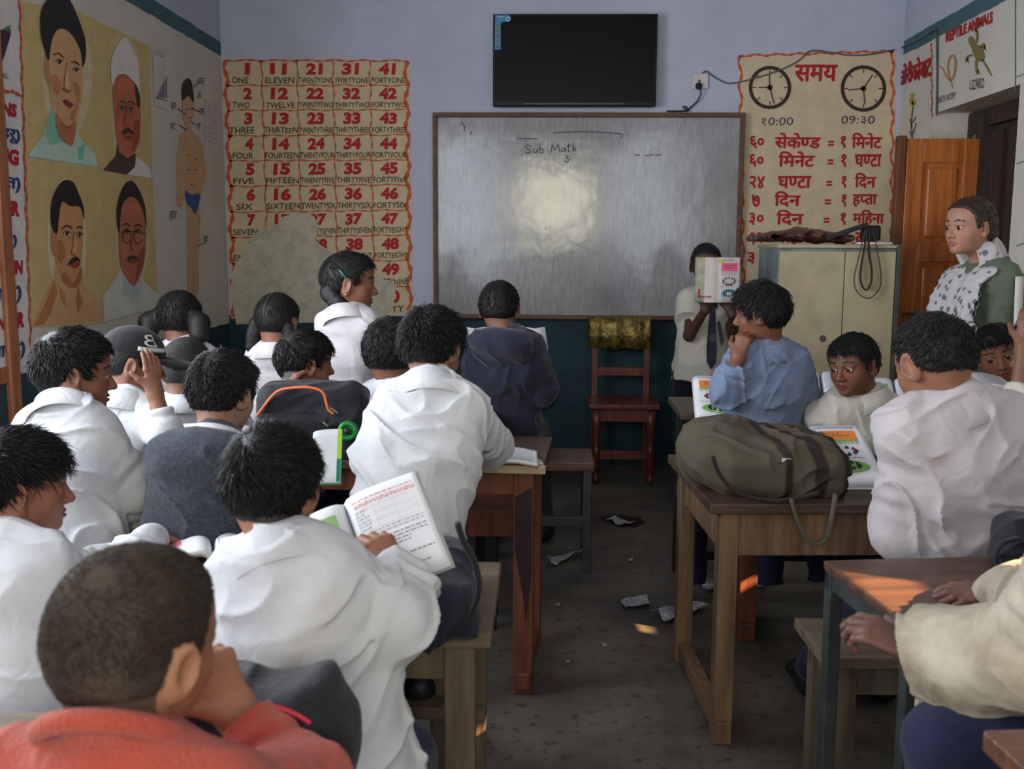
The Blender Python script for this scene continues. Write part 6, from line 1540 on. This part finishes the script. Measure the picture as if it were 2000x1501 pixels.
# the reading boy's book lies on the dark blue bag
sp1 = W(672, 985, 1.80); sp0 = W(738, 1172, 1.70); tr = W(834, 936, 1.80)
book('large open book with red headed page under the reading boy\'s hand', sp0, sp1-sp0, tr-sp1, .142, np.linalg.norm(sp1-sp0), .022, (.05, .03),
     items=[('text', .12, .90, .92, .925, 1, (214, 150, 150)), ('text', .14, .845, .94, .885, 2, (206, 110, 112)), ('box', .12, .60, .9, .82, (206, 204, 210), 3, 3), ('text', .12, .52, .92, .585, 2, (176, 176, 186)), ('text', .12, .36, .92, .50, 4, (150, 150, 160)), ('text', .3, .24, .92, .27, 1, LINES), ('text', .3, .12, .92, .15, 1, LINES), ('text', .12, .60, .3, .82, 6, (176, 176, 186)),
            ('rect', -.55, .74, -.12, .90, (150, 192, 124)), ('crowd', -.4, .5, .18, .08, 7, (120, 110, 130)), ('text', -.85, .1, -.15, .4, 5, (170, 170, 180))], cover=mat('pale_cover', (190, 190, 192), .6, .1))
def deskz(px, py, z): return WZ(px, py, z)
# on the ink stained desk
s0 = deskz(978, 905, .709); book('open book at the right end of the ink stained desk', s0, V(-.02, 1, 0), V(1, .08, -.02), .105, .20, .010, (0, .0), items=text_page(1, True)+text_page(-1))
s0 = deskz(385, 905, .712); book('open white exercise book beside the boy in the charcoal hoodie', s0, V(.10, 1, .34), V(1, -.1, -.04), .165, .21, .012, (0, .0), items=text_page(1)+text_page(-1), cover=mat('pale_cover', (190, 190, 192), .6, .1))
# the book with a green edge standing behind the reading boy
a, b, c = W(606, 948, 2.30), W(612, 846, 2.42), W(660, 856, 2.42)
book('open book with bright green margin behind the reading boy\'s head', a, b-a, c-b, .068, .16, .006, (0, .25), single=True, items=[('rect', .86, .42, 1.0, 1.0, (156, 204, 60)), ('rect', .86, 0, 1.0, .42, (30, 130, 96))]+text_page(-1), cover=mat('green_cover', (60, 140, 70), .5, .1))
# pages in front of the left-edge boy
s0 = W(418, 1100, 2.02); book('curled open book with pink corner left of the reading boy', s0, W(415, 1062, 2.16)-s0, V(1, .1, 0), .11, .14, .03, (0, 0), items=[('rect', -.98, .6, -.6, 1.0, (220, 120, 130))]+text_page(1), thick=.01)
# right block
sA, sB = W(1600, 945, 2.66), W(1562, 842, 2.98); rr = W(1722, 940, 2.64)-sA
book('thick open picture book on the satchel desk beside the large boy', sA, sB-sA, rr, .165, np.linalg.norm(sB-sA), .012, (-.12, .05), items=picture_page(1), thick=.03, single=True, cover=mat('pale_cover', (190, 190, 192), .6, .1))
sA, sB = W(1360, 815, 3.56), W(1352, 744, 3.76); 
book('open picture book leaning behind the olive satchel near the blue shirt', sA, sB-sA+V(0, 0, .02), V(1, -.02, 0), .17, .225, .010, (-.1, .0), items=picture_page(1), thick=.014, single=True, cover=mat('pale_cover', (190, 190, 192), .6, .1))
sA, sB = W(1606, 775, 3.80), W(1600, 735, 4.0); book('open book with white pages between the blue shirt and the turning boy', sA, sB-sA, V(1, 0, .0), .11, .2, .03, (0, 0), items=text_page(1)+text_page(-1), thick=.012)
sA, sB = W(1762, 835, 3.60), W(1742, 744, 3.82); book('open book with small orange and green picture beyond the turning boy', sA, sB-sA, V(1, 0, .1), .115, .25, .024, (.05, .15), items=[('rect', -.82, .60, -.55, .82, (226, 150, 70)), ('rect', -.55, .68, -.22, .86, (120, 184, 84))]+text_page(1), thick=.012)
sA = W(1920, 757, 3.28); book('open book lying before the child with wide eyes', sA, V(.1, .9, .12), V(1, 0, 0), .10, .16, .012, items=text_page(1)+text_page(-1), thick=.01)
# book held up before the standing boy's face
m_old1 = mat('worn_green_cover', (176, 172, 146), .7, .25, 30); m_old2 = mat('aged_pages', (204, 192, 192), .75, .12, 30)
s0 = W(1401, 590, 5.02); s1 = W(1403, 503, 5.02)
bk = book('worn picture book held up by the standing boy, pink band on its page', s0, s1-s0, V(1, -.05, .02), .105, np.linalg.norm(s1-s0), .016, (-.06, .05), tint=(m_old1, m_old2), cover=m_old1,
     items=[('rect', -.62, .0, .14, 1.0, (206, 194, 192)), ('rect', -.62, .5, -.4, 1.0, (190, 184, 160)), ('rect', -.9, .1, -.8, .3, (150, 70, 80)), ('rect', -.9, .1, -.3, .15, (150, 80, 84)), ('rect', -.15, .88, .3, .97, (186, 170, 92))]+picture_page(1, (222, 92, 132), (86, 160, 170), (170, 168, 170)), thick=.01)
# sheet held by the navy hoodie boy
t = thing('paper_sheet', 'white sheet held up in front of the boy in navy hooded top', 'paper', tuple(W(985, 690, 4.3)))
P = np.array([[W(908+v*4+i*19.5, 638+v*28+(3 if i % 2 else 0), 4.36+.015*math.sin(i*.8)) for v in (0, 1, 2, 3)] for i in range(9)])
MB().grid(P, .0015).build('sheet', mat('page_white', WHT, .75, .05, 20), t, True)

# ---------------------------------------------------------------- bags
def rbox(c, half, r, R=None):
    c = np.asarray(c, float); hf = np.asarray(half, float)-r
    def fn(P):
        q = P-c
        if R is not None: q = q@R
        q = np.abs(q)-hf
        return np.sqrt((np.maximum(q, 0)**2).sum(1))+np.minimum(q.max(1), 0)-r
    m = np.linalg.norm(half)
    return Prim(fn, c-m, c+m)
m_bagk = cloth('black_bag_nylon', (31, 31, 37), .6, .2, 420, .25)
m_bagn = cloth('navy_bag_nylon', (34, 36, 52), .6, .2, 420, .25)
m_pipe = mat('orange_piping', (214, 106, 66), .5, .1); m_rpipe = mat('red_piping', (196, 42, 62), .5, .1)
m_zip = mat('silver_zip', (170, 168, 164), .35, .15, metal=.8)
bp_ = thing('backpack', 'black backpack with orange piping standing on the desk in the left block', 'backpack', tuple(W(610, 820, 2.98)*V(1, 1, 0)+V(0, 0, .7)))
c = W(612, 832, 3.0); R_ = rotm(-4, 0, 0)
mbod = sdf_obj('main_body', [(rbox(c, (.158, .075, .128), .05, R_), .02, 'u'), (rbox(c+V(.09, .0, -.03), (.07, .08, .09), .04, R_), .03, 'u')], .005, m_bagk, bp_, wrinkles(.007, 5.1), .02)
fpk = sdf_obj('front_pocket', [(rbox(c+V(-.035, -.07, -.035), (.115, .028, .085), .025, R_), .02, 'u')], .005, m_bagk, bp_, wrinkles(.004, 6.1), .02)
pts = [W(*p, 2.905) for p in ((502, 812), (518, 790), (535, 770), (552, 760), (590, 756), (618, 759), (632, 768), (637, 785), (642, 800), (652, 808))]
MB().tube(catmull(pts, 5), .0042, 8).build('piping', m_pipe, fpk, True)
MB().beam(W(646, 796, 2.90), W(660, 806, 2.90), .009, .004, .001).build('zip_pull', m_zip, fpk); MB().beam(W(632, 824, 2.89), W(641, 832, 2.89), .013, .004, .001).build('zip_pull', m_zip, fpk)
bt = thing('water_bottle', 'green water bottle lying in the side pocket of the orange piped backpack', 'bottle', tuple(W(690, 836, 2.86)))
m_gr = mat('green_plastic', (34, 128, 60), .3, .1); m_grd = mat('dark_green_plastic', (22, 60, 40), .4, .1)
ax = nrm(V(.06, -1, .12)); o_ = W(686, 838, 2.95)
MB().lathe([(.026, 0), (.029, .01), (.029, .05), (.026, .06)], o_, 24, ax).build('bottle_body', m_grd, bt, True)
bcap = MB().lathe([(.027, .058), (.029, .062), (.029, .082), (.026, .09), (.017, .091), (.016, .086)], o_, 24, ax).build('bottle_cap', m_gr, bt, True)
MB().lathe([(.0095, .084), (.0095, .096), (.008, .098)], o_, 16, ax).build('spout', mat('black_rubber', (24, 23, 24), .5, .1), bcap, True)
# dark blue bag beneath the open book
nb_ = thing('school_bag', 'dark navy bag with a looped strap under the open book', 'bag', tuple(PX(800, 1.80, .70)))
c = W(815, 1150, 1.86); 
sdf_obj('bag_body', [(rbox(V(-.285, 1.83, .692), (.150, .17, .046), .04, rotm(-6)), .03, 'u'), (ell(V(-.28, 1.68, .685), (.11, .05, .045)), .04, 'u')], .005, m_bagn, nb_, wrinkles(.011, 7.7), .03)
pts = [W(*p, 1.66) for p in ((893, 1020), (905, 1055), (926, 1095), (935, 1150), (915, 1205), (878, 1240), (840, 1262), (790, 1262))]
MB().tube(catmull(pts, 5), .013, 8, flat=.45).build('strap', m_bagk, nb_, True)
# bag with red piping at the bottom
rb_ = thing('backpack', 'black backpack with red piping between the coral sweater and the reading boy', 'backpack', tuple(PX(510, 1.13, .70)))
c = W(508, 1455, 1.15)
sdf_obj('main_body', [(rbox(V(c[0], 1.15, .748), (.098, .062, .062), .04, rotm(8)), .03, 'u'), (ell(V(c[0]+.05, 1.13, .735), (.065, .07, .05)), .05, 'u')], .004, m_bagk, rb_, wrinkles(.008, 8.8), .025)
pts = [W(*p, 1.078) for p in ((505, 1376), (535, 1379), (560, 1387), (585, 1398), (606, 1412))]
MB().tube(catmull(pts, 5), .003, 8).build('piping', m_rpipe, rb_, True)
# olive satchel
ol = thing('satchel', 'olive canvas satchel with dark stripes lying on the right desk', 'bag', tuple(W(1490, 900, 2.85)*V(1, 1, 0)+V(0, 0, .665)))
ca = W(1480, 890, 2.86); Rb = rotm(0, 0, 0)
m_ol = vcol_mat('olive_canvas', .85, .12, 30, .2, .25, 420)
OL, OLD = np.array(hexc((84, 78, 64))), np.array(hexc((46, 40, 36)))
ox = ca[0]
ops = [(rbox(V(ox-.005, 2.86, .735), (.195, .175, .066), .055, Rb), .03, 'u'), (ell(V(ox-.11, 2.88, .765), (.10, .13, .075)), .06, 'u'), (rbox(V(ox+.03, 2.69, .725), (.165, .05, .055), .035, Rb), .05, 'u')]
def olp(v):
    c = np.tile(OL, (len(v), 1)); u = v[:, 0]-ox-(2.86-v[:, 1])*.28
    for k, w_ in ((-.028, .011), (.058, .017), (.135, .012)):
        t = np.clip((w_+.003-np.abs(u-k))/.006, 0, 1)[:, None]; c = c*(1-t)+OLD*t
    return c
sdf_obj('bag_body', ops, .0038, m_ol, ol, wrinkles(.011, 9.3), .03, olp)
m_olp = cloth('olive_strap', (84, 80, 64), bs=420, bump=.3); m_dk = cloth('dark_canvas', (46, 41, 37), bs=420, bump=.3)
pts = [W(*p, 2.60) for p in ((1392, 890), (1402, 920), (1425, 950), (1460, 970), (1510, 978), (1560, 972), (1600, 962))]
MB().tube(catmull(pts, 5), .006, 8).build('zip_seam', m_dk, ol, True)
pts = [W(*p, 2.565) for p in ((1545, 975), (1556, 1010), (1575, 1050), (1597, 1062), (1615, 1045), (1625, 1005), (1632, 965))]
MB().tube(catmull(pts, 5), .016, 8, flat=.3).build('strap', m_olp, ol, True)
pz = W(1525, 900, 2.70); q = np.array([W(1508, 885, 2.70), W(1530, 882, 2.70), W(1546, 905, 2.655), W(1520, 912, 2.65)])
_b = MB().prism([q[0]+V(0, -.015, .012), q[1]+V(0, -.015, .012), q[2]+V(0, -.015, .012), q[3]+V(0, -.015, .012)], (0, .02, -.012)).build('badge', m_blk, ol)
wq = lerp(q[2], q[3], .5)+V(0, -.0165, .0125)
MB().box(wq+V(0, .004, .003), (.022, .004, .012)).build('badge_print', mat('badge_white', (210, 210, 210), .6, .05), _b)
# black bag at the right edge
bb = thing('school_bag', 'black bag with looped strap at the far end of the sunlit desk', 'bag', tuple(PX(2000, 1.93, .72)))
c = W(2012, 1080, 1.90)
sdf_obj('bag_body', [(rbox(V(c[0]+.02, 1.92, .765), (.075, .06, .05), .04, rotm(10)), .02, 'u')], .005, m_bagk, bb, wrinkles(.006, 2.1), .02)
pts = [W(*p, 1.84) for p in ((1990, 1050), (1955, 1062), (1944, 1090), (1958, 1118), (1990, 1128))]
MB().tube(catmull(pts, 5), .009, 8, flat=.4).build('strap', m_bagk, bb, True)
# round black bag near the navy hoodie
rb2 = thing('school_bag', 'round black bag hung beside the boy in the navy hooded top', 'bag', tuple(W(1062, 765, 4.62)))
c = W(1060, 765, 4.66)
sdf_obj('bag_body', [(ell(c, (.075, .05, .085)), .02, 'u'), (ell(c+V(-.012, -.06, -.0), (.045, .04, .055)), .02, 's')], .006, m_bagk, rb2, wrinkles(.005, 1.1), .02)
MB().tube([c+V(-.012+.046*math.cos(t), -.045, .056*math.sin(t)) for t in np.linspace(0, 2*math.pi, 20, endpoint=False)], .005, 6, True).tube([c+V(-.055, -.045, .01), c+V(.03, -.045, .012)], .004).build('rim_band', mat('grey_band', (84, 86, 84), .4, .1), rb2, True)

# ---------------------------------------------------------------- on the cabinet
lb = thing('leather_bag', 'folded brown leather bag lying on the steel cabinet', 'bag', tuple(W(1560, 470, 5.25)))
m_lea = mat('brown_leather', (96, 58, 46), .4, .3, 14, .25, 60, coat=.15)
A_ = [W(*p, 5.25) for p in ((1472, 470), (1500, 466), (1560, 461), (1605, 463), (1650, 466))]
sdf_obj('bag_body', [(ecap(A_[0]+V(0, 0, .012), A_[1]+V(0, 0, .012), (.10, .012), (.12, .016), V(0, 1, 0)), .02, 'u'), (ecap(A_[1]+V(0, 0, .008), A_[2]+V(0, 0, .008), (.12, .018), (.12, .032), V(0, 1, 0)), .02, 'u'), (ecap(A_[2]+V(0, 0, .008), A_[4]+V(0, 0, .0), (.12, .032), (.10, .018), V(0, 1, 0)), .02, 'u')], .005, m_lea, lb, wrinkles(.007, 3.9), .02)
m_stp = mat('dark_strap', (44, 36, 36), .5, .2, 30, .15)
MB().beam(W(1612, 466, 5.08), W(1694, 438, 5.08), .05, .022, .006).build('flap_strap', m_stp, lb)
cm_ = thing('camera_case', 'black case with long straps hanging down the cabinet door', 'case', tuple(W(1700, 472, 5.12)))
MB().box(W(1700, 457, 5.12)+V(0, 0, .004), (.085, .07, .075), bev=.012).build('case_body', m_blk, cm_)
pts = [W(*p, 4.975) for p in ((1694, 442), (1690, 475), (1682, 520), (1681, 548), (1690, 566), (1700, 556), (1703, 530), (1697, 490), (1697, 444))]
MB().tube(catmull(pts, 5), .0135, 8, flat=.25).build('strap', m_stp, cm_, True)
pts = [W(*p, 4.98) for p in ((1690, 446), (1678, 500), (1668, 545), (1676, 572), (1697, 582), (1716, 566), (1721, 540), (1712, 480), (1702, 446))]
MB().tube(catmull(pts, 5), .006, 8, flat=.4).build('strap', mat('brown_strap', (78, 64, 54), .5, .2), cm_, True)
pp = thing('paper_stack', 'few papers under the black case on top of the cabinet', 'paper', tuple(W(1715, 476, 5.1)))
MB().box(V(W(1705, 470, 5.14)[0], 5.16, CZ+.008), (.16, .2, .010), rotm(8).tolist() and Matrix(rotm(8).tolist())).build('sheets', mat('page_white', WHT, .75, .05, 20), pp)

# ---------------------------------------------------------------- litter on the floor
def crumple(name, label, cat, quad, m, amp=.012, seed=1, n=9):
    q = [WZ(*p, .004) for p in quad]; P = []
    for i in range(n):
        row = []
        for j in range(n):
            u, v = i/(n-1), j/(n-1); p = q[0]*(1-u)*(1-v)+q[1]*u*(1-v)+q[2]*u*v+q[3]*(1-u)*v
            k = vnoise(np.array([[p[0]*28+seed*3.3, p[1]*28, seed*1.7]]))[0]
            row.append(p+V(.01*(k-.5), .01*(k-.5), amp*max(0, k-.2)*1.6+.002))
        P.append(row)
    o = MB().grid(np.array(P), .0012).build(name, m, None, False)
    return tag(o, label, cat)
m_lit = mat('litter_paper', (190, 190, 196), .8, .25, 60, rgb2=(120, 122, 134)); m_lit2 = mat('litter_grey', (150, 146, 138), .8, .25, 40)
crumple('paper_scrap', 'torn white scrap with dark print in the aisle between the desks', 'litter', [(1213, 1176), (1264, 1164), (1270, 1184), (1220, 1191)], m_lit, seed=1)
crumple('paper_scrap', 'crumpled paper beside the near leg of the satchel desk', 'litter', [(1272, 1200), (1330, 1183), (1384, 1190), (1300, 1216)], m_lit, .03, 2)
crumple('paper_scrap', 'white paper lying between the legs of the satchel desk', 'litter', [(1362, 1136), (1440, 1130), (1500, 1146), (1380, 1158)], m_lit, .012, 3)
crumple('plastic_wrapper', 'silvery wrapper on a damp brown patch near the front chair', 'litter', [(1184, 1014), (1200, 1012), (1240, 1022), (1215, 1029)], m_lit, .012, 4)
crumple('paper_scrap', 'long curled paper strip by the foot of the steel legged bench', 'litter', [(1066, 1093), (1090, 1088), (1142, 1079), (1080, 1107)], m_lit, .022, 5)
crumple('paper_scrap', 'pale sheet lying under the black steel framed desk', 'litter', [(1560, 1078), (1634, 1073), (1640, 1084), (1556, 1085)], m_lit2, .004, 6)
gw = crumple('plastic_wrapper', 'shiny green wrapper on the floor behind the front bench leg', 'litter', [(842, 1318), (868, 1304), (874, 1322), (852, 1340)], mat('green_foil', (110, 160, 60), .3, .3, 60, metal=.3, rgb2=(200, 220, 190)), .03, 7)
stn = thing('floor_stain', 'damp brown patch on the concrete near the front chair', 'stain', tuple(WZ(1215, 1016, 0)))
MB().prism([WZ(*p, .001) for p in ((1166, 1010), (1200, 1006), (1250, 1010), (1262, 1020), (1240, 1030), (1200, 1026))], (0, 0, .0008)).build('stain', mat('damp_stain', (52, 42, 34), .35, .2), stn)
for i, (px, py) in enumerate(((1108, 1293), (1232, 1092), (1018, 1330), (1180, 1260), (1090, 1180))):
    crumple('paper_scrap', ['tiny white paper fleck in the aisle nearest the satchel desk', 'tiny white paper fleck beyond the torn scrap', 'tiny white fleck by the red-brown desk leg', 'tiny white fleck in the middle of the aisle', 'tiny white fleck beside the steel legged bench'][i], 'litter', [(px-4, py), (px+4, py-2), (px+5, py+3), (px-3, py+4)], m_lit, .004, 10+i, 4)
